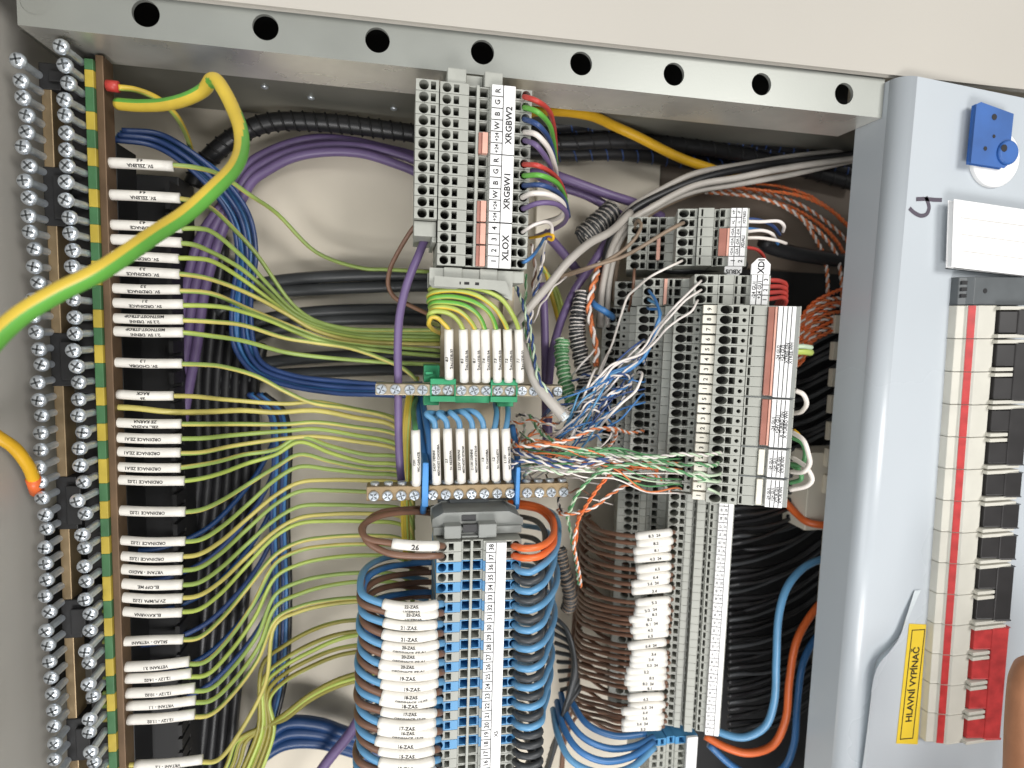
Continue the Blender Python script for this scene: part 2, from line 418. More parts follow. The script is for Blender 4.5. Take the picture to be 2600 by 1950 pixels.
def rows(parent, me, x0, z0, pitch, ks, tints=None):
    for k in ks:
        o = bpy.data.objects.new('terminal', me if not tints else tints(k)); put(o, parent, (x0, 0, z0-k*pitch))
def card(name, parent, x0, x1, y, z0, z1, m='white', th=1.0, bevel=.15):
    mb = MB(); mb.box(x0, x1, y, y+th, z0, z1); return mb.build(name, m, parent, ((x0+x1)/2, y, (z0+z1)/2), bevel=bevel)
def print_on(parent, items, lines, y, m='ink'):
    """items: (text, x, z, size, dir) ; lines: (x0, x1, z0, z1)"""
    mb = MB()
    for t, x, z, sz, dr in items:
        rt = {'u': UPZ, 'r': RX, 'l': LX}[dr]; up = FRONT.cross(rt)
        mb.text(flat((x, y-.1, z), rt, up), t, sz)
    for x0, x1, z0, z1 in lines:
        mb.face([(x0, y-.08, z0), (x1, y-.08, z0), (x1, y-.08, z1), (x0, y-.08, z1)])
    return mb.build('printed_text', m, parent)

# ---- upper strip of the middle column
PT = 5.2; YT = -15
q0 = P(1262, 235, YT); x0 = q0.x
T = thing('terminal_strip', 'grey terminal strip with the white labels XRGBW2, XRGBW1 and XLOX', 'terminal strip', (x0, YT, q0.z))
base = [(1114, 1186, YT, [('c', 1131, 11.5), ('s', 1155, 7)]), (1186.5, 1238, YT+2, [('r', 1196, 10), ('r', 1224, 10)]), (1238.5, 1345, YT, [('s', 1311, 7), ('c', 1330, 11)])]
tier = [(1053, 1111, YT-.5, [('c', 1073, 12.5), ('s', 1097, 6.5)])]
c_full, c_part = cols_px(tier+base, 440, x0), cols_px(base, 440, x0)
mf, mp_ = slice_mesh('terminal', c_full, PT, 30), slice_mesh('terminal', c_part, PT, 30)
rows(T, None, x0, q0.z, PT, range(16), lambda k: mf if k < 12 else mp_)
ux = lambda px, y=440, Y=YT: P(px, y, Y).x
def zrow(k): return q0.z-k*PT
mb = MB(); mb.box(ux(1209.5)-.6, ux(1209.5)+.6, YT+.5, YT+2, zrow(15.5), zrow(-.5)); mb.build('divider', 'grey', T)
mb = MB(); mb.box(ux(1053), ux(1111), YT+4, 30, zrow(12.9), zrow(11.55)); mb.box(ux(1100), ux(1112), YT+4, 30, zrow(13.4), zrow(12.9)); mb.build('end_plate', 'grey', T, bevel=.4)
for ka, kb, rx in ((4, 5, 0), (10, 11, 0), (12, 13, 0), (14, 15, 0)):
    o = card('jumper', T, ux(1222), ux(1236), YT-1.2, zrow(kb+.42), zrow(ka-.42), 'jumper', 3.5, .2)
    card('jumper_side', o, ux(1213), ux(1221.7), YT-.3, zrow(kb+.42), zrow(ka-.42), 'jred', 2.5, .1)
xa, xb, xc = ux(1242.5), ux(1271), ux(1301)
lb = card('marker_strip', T, xa, xc, YT-2.4, zrow(15.55), zrow(-.5), 'white', 2.3)
rowt = ['R', 'G', 'B', 'W', '+24', '+24', 'R', 'G', 'B', 'W', '+24', '+24', '4', '3', '2', '1']
it = [(t, (xa+xb)/2, zrow(k), 2.5 if len(t) > 1 else 3.4, 'u') for k, t in enumerate(rowt)]
it += [('XRGBW2', (xb+xc)/2, zrow(2.9), 4.1, 'u'), ('XRGBW1', (xb+xc)/2, zrow(8.7), 4.1, 'u'), ('XLOX', (xb+xc)/2, zrow(13.7), 4.4, 'u')]
ln = [(xa, xb, zrow(k+.5)-.22, zrow(k+.5)+.22) for k in range(15)]+[(xb-.2, xb+.2, zrow(15.55), zrow(-.5))]+[(xb, xc, zrow(5.5)-.22, zrow(5.5)+.22), (xa, xc, zrow(11.5)-.3, zrow(11.5)+.3)]
print_on(lb, it, ln, YT-2.4)
# end brackets above and below
def end_clamp(parent, top):
    z = zrow(-.55) if top else zrow(15.6)
    d = 1 if top else -1
    mb = MB()
    for a, b in ((1132, 1180), (1226, 1272)): mb.box(ux(a), ux(b), YT+2, 28, z, z+d*7.0)
    mb.box(ux(1181), ux(1225), YT+7, 28, z, z+d*6.5)
    if not top:
        mb.prism([(ux(1098), YT+3, z-1.0), (ux(1310), YT+3, z-1.0), (ux(1310), YT+3, z-14), (ux(1260), YT+3, z-10), (ux(1105), YT+3, z-9.5), (ux(1098), YT+3, z-8)], (0, 27, 0))
        mb.prism([(ux(1110), YT-1.5, z-5.2), (ux(1290), YT-1.5, z-6.2), (ux(1300), YT-1.5, z-12), (ux(1262), YT-1.5, z-9.6), (ux(1110), YT-1.5, z-8.8)], (0, 4, 0))
        mb.box(ux(1290), ux(1343), YT+4, 28, z-6, z-.2)
    mb.build('end_clamp', 'grey', parent, bevel=.5)
end_clamp(T, True); end_clamp(T, False)
mb = MB()
zt = zrow(15.6)
for x in (1172, 1184, 1190, 1212, 1219): mb.box(ux(x), ux(x)+(1.3 if x in (1184, 1190, 1212) else .6), YT-1.62, YT-1.4, zt-8.2, zt-6.9)
mb.build('moulded_mark', 'ink', T)

# DIN rail behind the middle column
mb = MB(); r0, r1 = P(1118, 900, 34).x, P(1300, 900, 34).x
mb.box(r0+6, r1-6, 38, 40, -400, 130); mb.box(r0, r0+6, 33, 34.5, -400, 130); mb.box(r1-6, r1, 33, 34.5, -400, 130)
mb.box(r0+5, r0+6.2, 34.5, 38, -400, 130); mb.box(r1-6.2, r1-5, 34.5, 38, -400, 130)
tag(mb.build('mounting_rail', 'nickel', None, (r0, 40, 0)), 'zinc mounting rail running down behind the middle terminal strips', 'rail')

# ---- lower strip of the middle column, terminals 38 downwards
q0l = P(1245, 1385, -16); x0l = q0l.x; NL = 26
L_ = thing('terminal_strip', 'lower strip of grey and blue terminals with the numbers 38 downwards', 'terminal strip', (x0l, -16, q0l.z))
YL = -16
def zl(k): return q0l.z-k*PT
ul = lambda px, Y=YL: P(px, 1560, Y).x
basel = [(1106, 1168, YL, [('c', 1120, 11), ('s', 1142, 6.5)]), (1168.5, 1223, YL+2, [('r', 1182, 10), ('r', 1207, 10)]), (1223.5, 1318, YL, [('s', 1287, 6.5), ('c', 1304, 9.5)])]
cl = cols_px(basel, 1560, x0l)
mg, mblue = slice_mesh('terminal', cl, PT, 30), slice_mesh('terminal', cl, PT, 30, ('tblue', 'contact'))
rows(L_, None, x0l, q0l.z, PT, range(NL), lambda k: mblue if (k % 2 == 0 and 2 <= k <= 20) else mg)
mb = MB(); mb.box(ul(1194.5)-.6, ul(1194.5)+.6, YL+.5, YL+2, zl(NL-.5), zl(-.5)); mb.build('divider', 'grey', L_)
xa, xb, xc = ul(1229), ul(1253), ul(1279)
lb = card('marker_strip', L_, xa, xc, YL-2.4, zl(NL-.5), zl(-.4), 'white', 2.3)
print_on(lb, [(str(38-k), (xa+xb)/2, zl(k), 3.3, 'u') for k in range(NL)]+[('X5', (xb+xc)/2, zl(19), 2.6, 'u')],
         [(xa, xb, zl(k+.5)-.22, zl(k+.5)+.22) for k in range(NL)]+[(xb-.2, xb+.2, zl(NL-.5), zl(-.4))], YL-2.4)
mb = MB(); zt = zl(-.6)
def pbox(m_, a, b, z0, z1, y0, y1=28): m_.box(P(a, 1330, y0).x, P(b, 1330, y0).x, y0, y1, z0, z1)
pbox(mb, 1100, 1325, zt+1, zt+5, YL+5)
pbox(mb, 1128, 1172, zt+.5, zt+7, YL+1); pbox(mb, 1216, 1262, zt+.5, zt+7.5, YL+1)
mb.prism([(ul(1098), YL+7, zt+5), (ul(1098), YL+7, zt+8.5), (ul(1125), YL+7, zt+11.5), (ul(1290), YL+7, zt+11.5), (ul(1325), YL+7, zt+8), (ul(1325), YL+7, zt+5)], (0, 20, 0))
pbox(mb, 1172.5, 1215.5, zt+.5, zt+1.5, YL+2)
mb.build('end_clamp', 'greyd', L_, bevel=.6)
mb = MB(); pbox(mb, 1176, 1213, zt+2.5, zt+6.5, YL+4, YL+6); pbox(mb, 1172, 1208, zt+7.6, zt+10.6, YL+6.5, YL+9); mb.build('clamp_slot', 'black', L_)
mb = MB(); pbox(mb, 1110, 1320, zt+11.6, zt+15, YL+27, 34); pbox(mb, 1140, 1240, zt+11.6, zt+14, YL+24, 34); mb.build('end_stop', 'dgrey', L_, bevel=.6)

# ---- large four-level strip on the right; this and its neighbours sit on rails that lean to the left
LEAN = 21
q0b = P(1845, 786, -19); x0b = q0b.x; NB = 20
PB, dpb = tilted(q0b, LEAN)
Bg = thing('terminal_strip', 'large four-level grey terminal strip with ivory number tags and long white labels', 'terminal strip', (x0b, -19, q0b.z))
d1, d2, d3, d4 = dpb(1553, 800, 59), dpb(1637, 795, 33), dpb(1733, 790, 6), -19
spec = [(1531, 1600, d1, [('c', 1553, 13.5), ('s', 1571, 6), ('d', 1587, 4)]), (1600.5, 1616.5, (d1+d2)/2, []), (1617, 1689, d2, [('c', 1637, 14), ('s', 1657, 7), ('d', 1674, 4.6)]),
        (1689.5, 1712.5, (d2+d3)/2, []), (1713, 1786, d3, [('c', 1733, 15), ('s', 1755, 7.5), ('d', 1774, 5)]), (1786.5, 1821, (d3+d4)/2-2, []), (1822, 1903, d4, [('c', 1845, 16), ('s', 1870, 8), ('d', 1892, 5.6)]),
        (1905, 1948, d4+1, [('r', 1912, 3.5)]), (1948.5, 2035, d4+2, [])]
mbig = slice_mesh('terminal', cols_px(spec, 786, x0b, PB), PT, 90)
rows(Bg, mbig, x0b, q0b.z, PT, range(NB))
def zb(k): return q0b.z-k*PT
YTG = d4+2; tagw = PB(1786, 786, YTG).x, PB(1821, 786, YTG).x
nums = '9 8 7 6 5 4 3 2 1 5 4 3 2 1 3 2 1 3 2 1'.split()
for k, t in enumerate(nums):
    tg = card('number_tag', Bg, tagw[0], tagw[1], YTG, zb(k)-PT*.45+.35, zb(k)+PT*.45-.1, 'ivory', 3, .25)
    print_on(tg, [(t, (tagw[0]+tagw[1])/2-.4, zb(k)+.1, 3.0, 'u')], [], YTG)
YJ = d4-.5; ub = lambda px, Y=d4-.5: PB(px, 786, Y).x
for (ka, kb, col, ttl) in ((-.45, 8.45, 'jred', ['-24 GU2', '+24 GU2', 'XTREE.GN', 'XTREE.WH']), (8.6, 13.4, 'jred', ['-24 GU1', '+24V GU1', 'X TURBO GN', 'X TURBO WH']),
                         (13.6, 16.4, 'ivory', ['-24 GU1', '+24 GU1', 'XTUR.GN', 'XTUR.WH']), (16.6, 19.45, 'ivory', ['-24 GU1', '+24 GU1', 'XTUR.GN', 'XTUR.WH'])):
    j = card('jumper', Bg, ub(1952), ub(1968), YJ, zb(kb)+.8, zb(ka)-.4, col, 2.2, .3)
    if col == 'jred': card('jumper_edge', j, ub(1968.5), ub(1974), YJ-.5, zb(kb)+.8, zb(ka)-.4, 'jumper', 2.2, .2)
    l = card('marker_strip', Bg, ub(1976), ub(2021), YJ-1, zb(kb)+.25, zb(ka)-.1, 'white', 2.8, .2)
    zz0, zz1 = zb(kb)+.4, zb(ka)-.3
    xs_ = [ub(1976)+(ub(2021)-ub(1976))*f for f in (.02, .27, .52, .76, .98)]
    print_on(l, [(t, (xs_[i]+xs_[i+1])/2, (zz0+zz1)/2-.4, 2.2 if kb-ka > 4 else 1.9, 'u') for i, t in enumerate(ttl)], [(x-.2, x+.2, zz0, zz1) for x in xs_[1:4]], YJ-1)
    card('clear_cover', Bg, ub(2022), ub(2033), YJ+.5, zb(kb)+.25, zb(ka)-.1, 'greyd', 1.6, .2)
mb = MB()
for k in (8.5, 13.5, 16.5): mb.box(ub(1906), ub(2034), d4+.4, d4+2.6, zb(k)-.22, zb(k)+.22)
mb.build('partition_plate', 'dgrey', Bg)
Bg.rotation_euler.z = -math.radians(LEAN)

# ---- small strip at top right (XBUS) and the three-way strip under it (XDI)
q0x = P(1733, 542, 13); x0x = q0x.x; PX = 5.2
PXB, dpx = tilted(q0x, LEAN)
X_ = thing('terminal_strip', 'small six-way grey terminal strip with the XBUS end tag', 'terminal strip', (x0x, 13, q0x.z))
e1, e2 = dpx(1615, 575, 43), 13
spec = [(1594, 1645, e1, [('c', 1615, 12), ('s', 1635, 6)]), (1646, 1672, e1+1, [('r', 1659, 9)]), (1674, 1692, e1+1, [('r', 1682, 7)]), (1692.5, 1717, e1+.5, []), (1718, 1768, e2, [('c', 1734, 13), ('s', 1755, 6.5)]),
        (1771, 1810, e2-2, [('r', 1780, 2.5)]), (1811, 1824, e2+2, [('r', 1818, 4)]), (1824.5, 1852, e2, [('r', 1832, 6)]), (1852.5, 1899, e2, [])]
cx_ = cols_px(spec, 600, x0x, PXB); rows(X_, slice_mesh('terminal', cx_, PX, 85), x0x, q0x.z, PX, range(6))
def zx(k): return q0x.z-k*PX
yx = e2-2; uxx = lambda px, Y=yx: PXB(px, 600, Y).x
card('jumper', X_, PXB(1669, 600, e1-3).x, PXB(1678, 600, e1-3).x, e1-3, zx(4.4), zx(1.6), 'jumper', 5)
card('jumper', X_, uxx(1826), uxx(1846), yx+.5, zx(4.45), zx(1.6), 'jred', 3)
card('jumper_edge', X_, uxx(1846.5), uxx(1852), yx, zx(4.45), zx(1.6), 'jumper', 3)
lb = card('marker_strip', X_, uxx(1853), uxx(1894), yx, zx(5.5), zx(-.45), 'white', 2.6)
xs_ = [uxx(1853), uxx(1866.5), uxx(1880), uxx(1894)]; it = []
for k, (a, b) in enumerate((('+P', '-P'), ('+L', '-L'), ('+DA', '-DA'), ('+DA', '-DA'), ('+DA', '-DA'))):
    it += [(a, (xs_[0]+xs_[1])/2, zx(k), 2.0, 'u'), (b, (xs_[1]+xs_[2])/2, zx(k), 2.0, 'u')]
it += [('1', xs_[0]+2.3, zx(5), 3, 'u'), ('2', xs_[2]+.6, zx(5), 3, 'u'), ('XSTRED', (xs_[2]+xs_[3])/2, zx(.5), 1.9, 'u'), ('XDALI', (xs_[2]+xs_[3])/2, zx(3), 2.3, 'u')]
print_on(lb, it, [(xs_[0], xs_[2] if k < 4 else xs_[3], zx(k+.5)-.22, zx(k+.5)+.22) for k in range(5)]+[(xs_[2], xs_[3], zx(1.5)-.22, zx(1.5)+.22)]+[(x-.2, x+.2, zx(4.5), zx(-.45)) for x in xs_[1:3]]+[(xs_[1]-.1, xs_[1]+.2, zx(5.5), zx(4.5))], yx)
mb = MB(); xa, xb = uxx(1846), uxx(1888); z0 = zx(5.6)
mb.prism([(xa, yx-.5, z0), (xb, yx-.5, z0), (xb, yx-.5, z0-2.8), (xb-2.5, yx-.5, z0-5.2), (xa+2.5, yx-.5, z0-5.2), (xa, yx-.5, z0-2.8)], (0, 2, 0))
e = mb.build('end_tag', 'white', X_, bevel=.15); print_on(e, [('XBUS', (xa+xb)/2, z0-2.6, 3.2, 'l')], [], yx-.5)
X_.rotation_euler.z = -math.radians(LEAN)

q0d = P(1779, 709, -6); x0d = q0d.x
PD, dpd = tilted(q0d, LEAN)
D_ = thing('terminal_strip', 'three-way grey terminal strip with the XDI end tag and red wires', 'terminal strip', (x0d, -6, q0d.z))
g1, g2, g3 = dpd(1580, 745, 56), dpd(1647, 735, 27), -6
spec = [(1561, 1606, g1, [('c', 1580, 12), ('s', 1598, 6)]), (1606.5, 1632.5, (g1+g2)/2, []), (1633, 1684, g2, [('c', 1647, 12), ('s', 1669, 6)]), (1685, 1697, g2+1, []), (1697, 1732, g2+1, [('r', 1703, 4), ('r', 1721, 8)]), (1732.5, 1761, g2, []),
        (1762, 1822, g3, [('c', 1780, 14), ('s', 1803, 7)]), (1823, 1862, g3, [('r', 1832, 5)]), (1863, 1876, g3+2, [('r', 1869, 3)]), (1876, 1955, g3+2, [('r', 1888, 7)])]
rows(D_, slice_mesh('terminal', cols_px(spec, 735, x0d, PD), PX, 90), x0d, q0d.z, PX, range(3))
def zd(k): return q0d.z-k*PX
yd = g3-1; ud = lambda px, Y=yd: PD(px, 735, Y).x
card('jumper', D_, PD(1686, 735, g2-3).x, PD(1694, 735, g2-3).x, g2-3, zd(2.4), zd(-.4), 'jumper', 5)
xs_ = [ud(1907), ud(1921), ud(1935), ud(1951)]
lb = card('marker_strip', D_, xs_[0], xs_[3], yd, zd(2.45), zd(-.5), 'white', 2.6)
print_on(lb, [('-24 GU1', (xs_[0]+xs_[1])/2, zd(1), 2.5, 'u'), ('+24 GU1', (xs_[1]+xs_[2])/2, zd(1), 2.5, 'u')]+[(str(3-k), (xs_[2]+xs_[3])/2, zd(k), 2.8, 'u') for k in range(3)],
         [(x-.2, x+.2, zd(2.45), zd(-.5)) for x in xs_[1:3]]+[(xs_[2], xs_[3], zd(k+.5)-.22, zd(k+.5)+.22) for k in range(2)], yd)
mb = MB(); xa, xb = ud(1905), ud(1951); z0 = zd(-.55)
mb.prism([(xa, yd-.5, z0), (xb, yd-.5, z0), (xb, yd-.5, z0+5), (xb-2.8, yd-.5, z0+8), (xa+2.8, yd-.5, z0+8), (xa, yd-.5, z0+5)], (0, 2, 0))
e = mb.build('end_tag', 'white', D_, bevel=.15); print_on(e, [('XDI', (xa+xb)/2, z0+3.9, 4.4, 'u')], [], yd-.5)
D_.rotation_euler.z = -math.radians(LEAN)

# ---- long narrow strip at the lower right
YN = 42; q0n = P(1711, 1261, YN); x0n = q0n.x
PN, dpn = tilted(q0n, 18)
N_ = thing('terminal_strip', 'long narrow grey terminal strip with the edge label, behind the stack of white sleeves', 'terminal strip', (x0n, YN, q0n.z))
n1 = dpn(1594, 1330, 62)
spec = [(1566, 1622, n1, [('c', 1594, 11), ('s', 1613, 6)]), (1623, 1638, n1+1, []), (1639, 1650, n1+3, []), (1650, 1672, n1+1, [('r', 1660, 7)]), (1672.5, 1694, n1, []), (1695, 1740, YN, [('c', 1710, 11.5), ('s', 1731, 6)]),
        (1741, 1757, YN-1, []), (1758, 1768, YN+2, [('r', 1763, 1.8)]), (1768.5, 1789, YN-4, []), (1789.5, 1799, YN, [('r', 1793, 2.6)]), (1799.5, 1822, YN-2, [('r', 1806, 3.5)]), (1822.5, 1862, YN-3, [])]
NN = 30; rows(N_, slice_mesh('terminal', cols_px(spec, 1330, x0n, PN), PT, 95), x0n, q0n.z, PT, range(NN))
def zn(k): return q0n.z-k*PT
un = lambda px, Y=YN-5: PN(px, 1330, Y).x
xs_ = [un(1824), un(1836), un(1847), un(1860)]
lb = card('marker_strip', N_, xs_[0], xs_[3], YN-5, zn(NN-.5), zn(-.5), 'white', 2)
print_on(lb, [(str(60-k), (xs_[0]+xs_[1])/2, zn(k), 1.9, 'u') for k in range(NN)]+[(str(30-k), (xs_[1]+xs_[2])/2, zn(k), 1.9, 'u') for k in range(NN)],
         [(xs_[0], xs_[2], zn(k+.5)-.22, zn(k+.5)+.22) for k in range(NN)]+[(xs_[1]-.08, xs_[1]+.08, zn(NN-.5), zn(-.5)), (xs_[2]-.2, xs_[2]+.2, zn(NN-.5), zn(-.5))], YN-5)
N_.rotation_euler.z = -math.radians(18)
# the next strip starts at the bottom edge
q0z = P(1668, 1885, 42)
Z_ = thing('terminal_strip', 'short strip of blue and grey terminals below the long narrow strip', 'terminal strip', q0z)
spec = [(1650, 1690, 42, [('s', 1663, 6), ('s', 1680, 4)]), (1691, 1712, 43, [('r', 1702, 4)]), (1713, 1738, 42, [('r', 1729, 7)]), (1738.5, 1768, 42, [])]
cz_ = cols_px(spec, 1910, q0z.x); m1, m2 = slice_mesh('terminal', cz_, PT, 80, ('tblue', 'contact')), slice_mesh('terminal', cz_, PT, 80)
rows(Z_, None, q0z.x, q0z.z, PT, range(6), lambda k: m2 if k else m1)
card('marker_strip', Z_, P(1740, 1910, 40).x, P(1766, 1910, 40).x, 38, q0z.z-30, q0z.z+4, 'white', 2)

# ------------------------------------------------------------------ twin earth busbar on the left
E0 = P(262, 150, 20)
EB = thing('earth_busbar', 'twin earth busbar with rows of round-headed screws and green and yellow tape', 'busbar', E0)
def xat(px): return P(px, 900, 20).x
zT, zB = P(262, 140, 20).z, P(262, 2000, 20).z
xr0, xr1 = xat(247), xat(286)
mb = MB(); mb.box(xr0+3.3, xr1, 20, 30, zB, zT); mb.build('bar', 'tanbar', EB, bevel=.4)
mb = MB(); xl0, xl1 = xat(132), xat(158); mb.box(xl0, xl1, 20, 30, zB, P(150, 220, 20).z); mb.build('bar', 'brass', EB, bevel=.4)
yy = 150; k = 0
while yy < 1990:
    hgt = R.choice((46, 44, 58, 62))
    if k == 0: hgt = 28
    z1, z0 = P(250, yy, 18).z, P(250, yy+hgt, 18).z
    mb = MB(); mb.box(xr0-.6, xr0+3.2, 18.3, 31, z0, z1); mb.build('tape_band', 'dyel' if k % 2 else 'dgrn', EB, bevel=.3)
    yy += hgt; k += 1
for a, b in ((148, 217), (417, 570), (847, 985), (1220, 1357), (1540, 1640), (1850, 1960)):
    mb = MB(); za, zb_ = P(170, a, 12).z, P(170, b, 12).z
    mb.box(xl0-.5, xat(183), 19.4, 32, zb_, za); mb.box(xat(183), xr0-1, 25, 34, zb_-4, za+5)
    mb.box(xat(160), xat(200), 17, 19.4, zb_+3, za-4)
    mb.build('insulator', 'duct', EB, bevel=.5)
mb = MB(); mb.box(xl1+1, xr0-1, 34, 38, zB, zT+4); mb.build('insulator', 'duct', EB)
def screw_mesh(name, hr, L, sr, cross=True):
    mb = MB(); prof = [(0, sr)]
    n = max(4, int(L/.9))
    for i in range(n): prof += [(i*L/n+.2, sr), (i*L/n+.45, sr*.8), (i*L/n+.7, sr)]
    prof += [(L, sr*.95), (L+.05, hr*.92), (L+.5, hr), (L+1.5, hr*.93), (L+2.3, hr*.66), (L+2.6, hr*.3)]
    mb.lathe((0, 0, 0), (0, -1, 0), prof, 14, 0)
    if cross:
        for a in (0, 1):
            s1, s2 = (hr*.62, .38) if a else (.38, hr*.62)
            mb.box(-s1, s1, -L-2.72, -L-2.3, -s2, s2, 1)
    return mb.mesh(name, ['steel', 'dgrey'], Vector((0, 0, 0)), True)
SCR = [screw_mesh('screw', 3.45, L, 1.75) for L in (8, 10.5, 12.5, 15)]
def screw(parent, me, loc, rot=0):
    o = bpy.data.objects.new('screw', me); put(o, parent, loc); o.rotation_euler = (R.uniform(-.05, .05), rot, R.uniform(-.06, .06)); return o
for col, (px, y0, st) in enumerate(((232, 160, 40.5), (130, 195, 40.5))):
    y = y0
    while y < 1975:
        q = P(px, y, 20.2); q.x = xat(px)
        L = R.choice((1, 1, 2, 2, 2, 3)) if col == 0 else R.choice((0, 1, 1, 1, 2))
        if y == y0: L = 3
        screw(EB, SCR[L], q, R.uniform(0, 1.5)); y += st*R.uniform(.97, 1.03)

# ------------------------------------------------------------------ earth wires with white sleeves on the left
def sleeved_wire(label, wpts, spts, sr, wr, ins, stripe, txt, tsize, flip, cat='wire', group=None, phase=0, tw=0, mid=.5, name='wire', sidx=None):
    """a wire (part insulation) with a printed white marker sleeve (part) on it"""
    s = pp(spts) if sidx is None else catmull(pp(wpts), 6)[sidx[0]*6+1:sidx[1]*6]; t = thing(name, label, cat, s[0], group)
    mb = MB(); mats = [ins] if stripe is None else [ins, stripe]
    mb.tube(pp(wpts), wr, 8, 6, 0, None if stripe is None else 1, phase, tw); mb.build('insulation', mats, t, None, True)
    mb = MB(); p = mb.tube(s, sr, 12, 5 if sidx is None else 1, 0, caps=True); so = mb.build('marker_sleeve', 'sleeve', t, None, True)
    mb = MB(); fn = around(s, sr, flip, mid); n = len(txt)
    for i, tx in enumerate(txt):
        off = (0 if n == 1 else (.5-i)*tsize*1.25)
        mb.text(lambda a, b, o_=off: fn(a, b+o_), tx, tsize)
    if mb.v: mb.build('printed_text', 'ink', so)
    return t
# (y of the sleeve, left x, right x, lines of print, y where the wire crosses x=727, y at x=1005, path instead)
EW = [
 (417, 276, 440, ('SV. ZELENA', '4.5'), [(435, 419, 24), (500, 426, 30), (562, 445, 45), (630, 492, 60), (704, 543, 85), (804, 641, 95), (920, 681, 95), (978, 684, 95), (1090, 690, 95)]),
 (498, 274, 457, ('SV. ZELENA', '4.4'), [(450, 504, 24), (500, 512, 35), (544, 534, 55), (600, 588, 70), (651, 645, 75), (741, 771, 80), (796, 812, 80), (880, 834, 80), (1000, 838, 75), (1118, 838, 70)]),
 (574, 276, 462, ('ORDINACE', '4.3'), [(455, 580, 24), (500, 580, 28), (535, 587, 35), (615, 652, 55), (680, 722, 70), (740, 785, 78), (800, 818, 80), (900, 842, 80), (1000, 846, 75), (1118, 846, 70)]),
 (611, 275, 461, ('ORDINACE', '4.2'), [(455, 617, 24), (490, 621, 28), (524, 634, 36), (615, 684, 55), (680, 742, 70), (740, 796, 76), (800, 826, 78), (900, 850, 78), (1000, 854, 73), (1118, 856, 70)]),
 (652, 276, 454, ('SV. ORDINACE', '4.1'), [(448, 655, 24), (490, 656, 28), (535, 662, 36), (615, 709, 55), (705, 777, 68), (760, 815, 74), (830, 842, 76), (920, 858, 76), (1000, 862, 72), (1118, 864, 70)]),
 (691, 277, 456, ('SV. ORDINACE', '3.3'), [(450, 695, 24), (524, 706, 34), (632, 746, 55), (723, 795, 68), (790, 835, 72), (860, 858, 74), (930, 868, 74), (1010, 872, 70), (1118, 874, 68)]),
 (735, 276, 457, ('SV. ORDINACE', '3.2'), [(450, 738, 24), (535, 745, 34), (632, 785, 52), (759, 836, 66), (830, 862, 70), (920, 876, 70), (1010, 882, 68), (1118, 890, 66)]),
 (772, 276, 465, ('SV. ORDINACE', '3.1'), [(458, 775, 24), (520, 776, 30), (579, 782, 38), (687, 815, 56), (759, 847, 64), (840, 872, 68), (930, 886, 68), (1020, 896, 66), (1118, 904, 64)]),
 (811, 276, 465, ('2.2 SV. DENNI', 'MISTNOST-STROP'), [(458, 813, 24), (540, 817, 32), (615, 825, 42), (723, 858, 56), (800, 870, 60), (890, 884, 60), (980, 915, 55), (1030, 940, 52), (1062, 975, 50), (1070, 1030, 50)]),
 (844, 277, 465, ('2.1 SV. DENNI', 'MISTNOST-STROP'), [(458, 844, 24), (530, 852, 32), (615, 865, 44), (723, 894, 58), (800, 905, 62), (900, 914, 62), (1000, 921, 62), (1118, 926, 60)]),
 (923, 278, 462, ('SV. CHODBA', '1.3'), [(455, 924, 24), (520, 926, 32), (560, 930, 38), (651, 955, 50), (723, 993, 56), (790, 1022, 58), (890, 1038, 58), (1010, 1072, 55), (1034, 1130, 52)]),
 (1005, 300, 440, ('26', 'RACK'), 1025, 1063),
 None,
 (1076, 281, 460, ('ZEL. KAZNA', 'ZE KARNA'), 1077, 1103),
 (1114, 281, 460, ('ORDINACE ZE.A1',), 1094, 1127), (1149, 280, 458, ('ORDINACE ZE.A1',), 1113, 1140), (1188, 281, 458, ('ORDINACE ZE.A1',), 1127, 1160),
 (1221, 283, 468, ('ORDINACE 12.02',), 1140, 1180), (1299, 287, 470, ('ORDINACE 12.02',), 1172, 1195), (1374, 291, 470, ('ORDINACE 12.02',), 1203, 1208),
 (1414, 293, 464, ('ORDINACE 12.02',), 1243, 1226), (1447, 294, 463, ('VRTANI - RADIO',), 1266, 1255), (1484, 296, 463, ('EL.OFF ME.',), 1304, 1290),
 (1519, 297, 463, ('ZV.PUMPA 12.02',), 1333, 1310), (1555, 302, 462, ('EL.KAVARNA',), 1347, 1330), (1623, 306, 465, ('SKLAD - VETRANI',), 1394, 1366),
 (1687, 313, 480, ('VETRANI 3.1',), 1416, 1388), (1717, 318, 485, ('12.12V - 14.02',), 1451, 1416), (1754, 319, 494, ('12.12V - 10.02',), 1495, 1460),
 (1786, 325, 496, ('VRTANI - 1.1',), 1526, 1482), (1821, 327, 494, ('12.12V - 11.02',), 1558, 1523), (1936, 345, 514, ('VRTANI - 1.2',), 1571, 1533)]
n_sl = 0
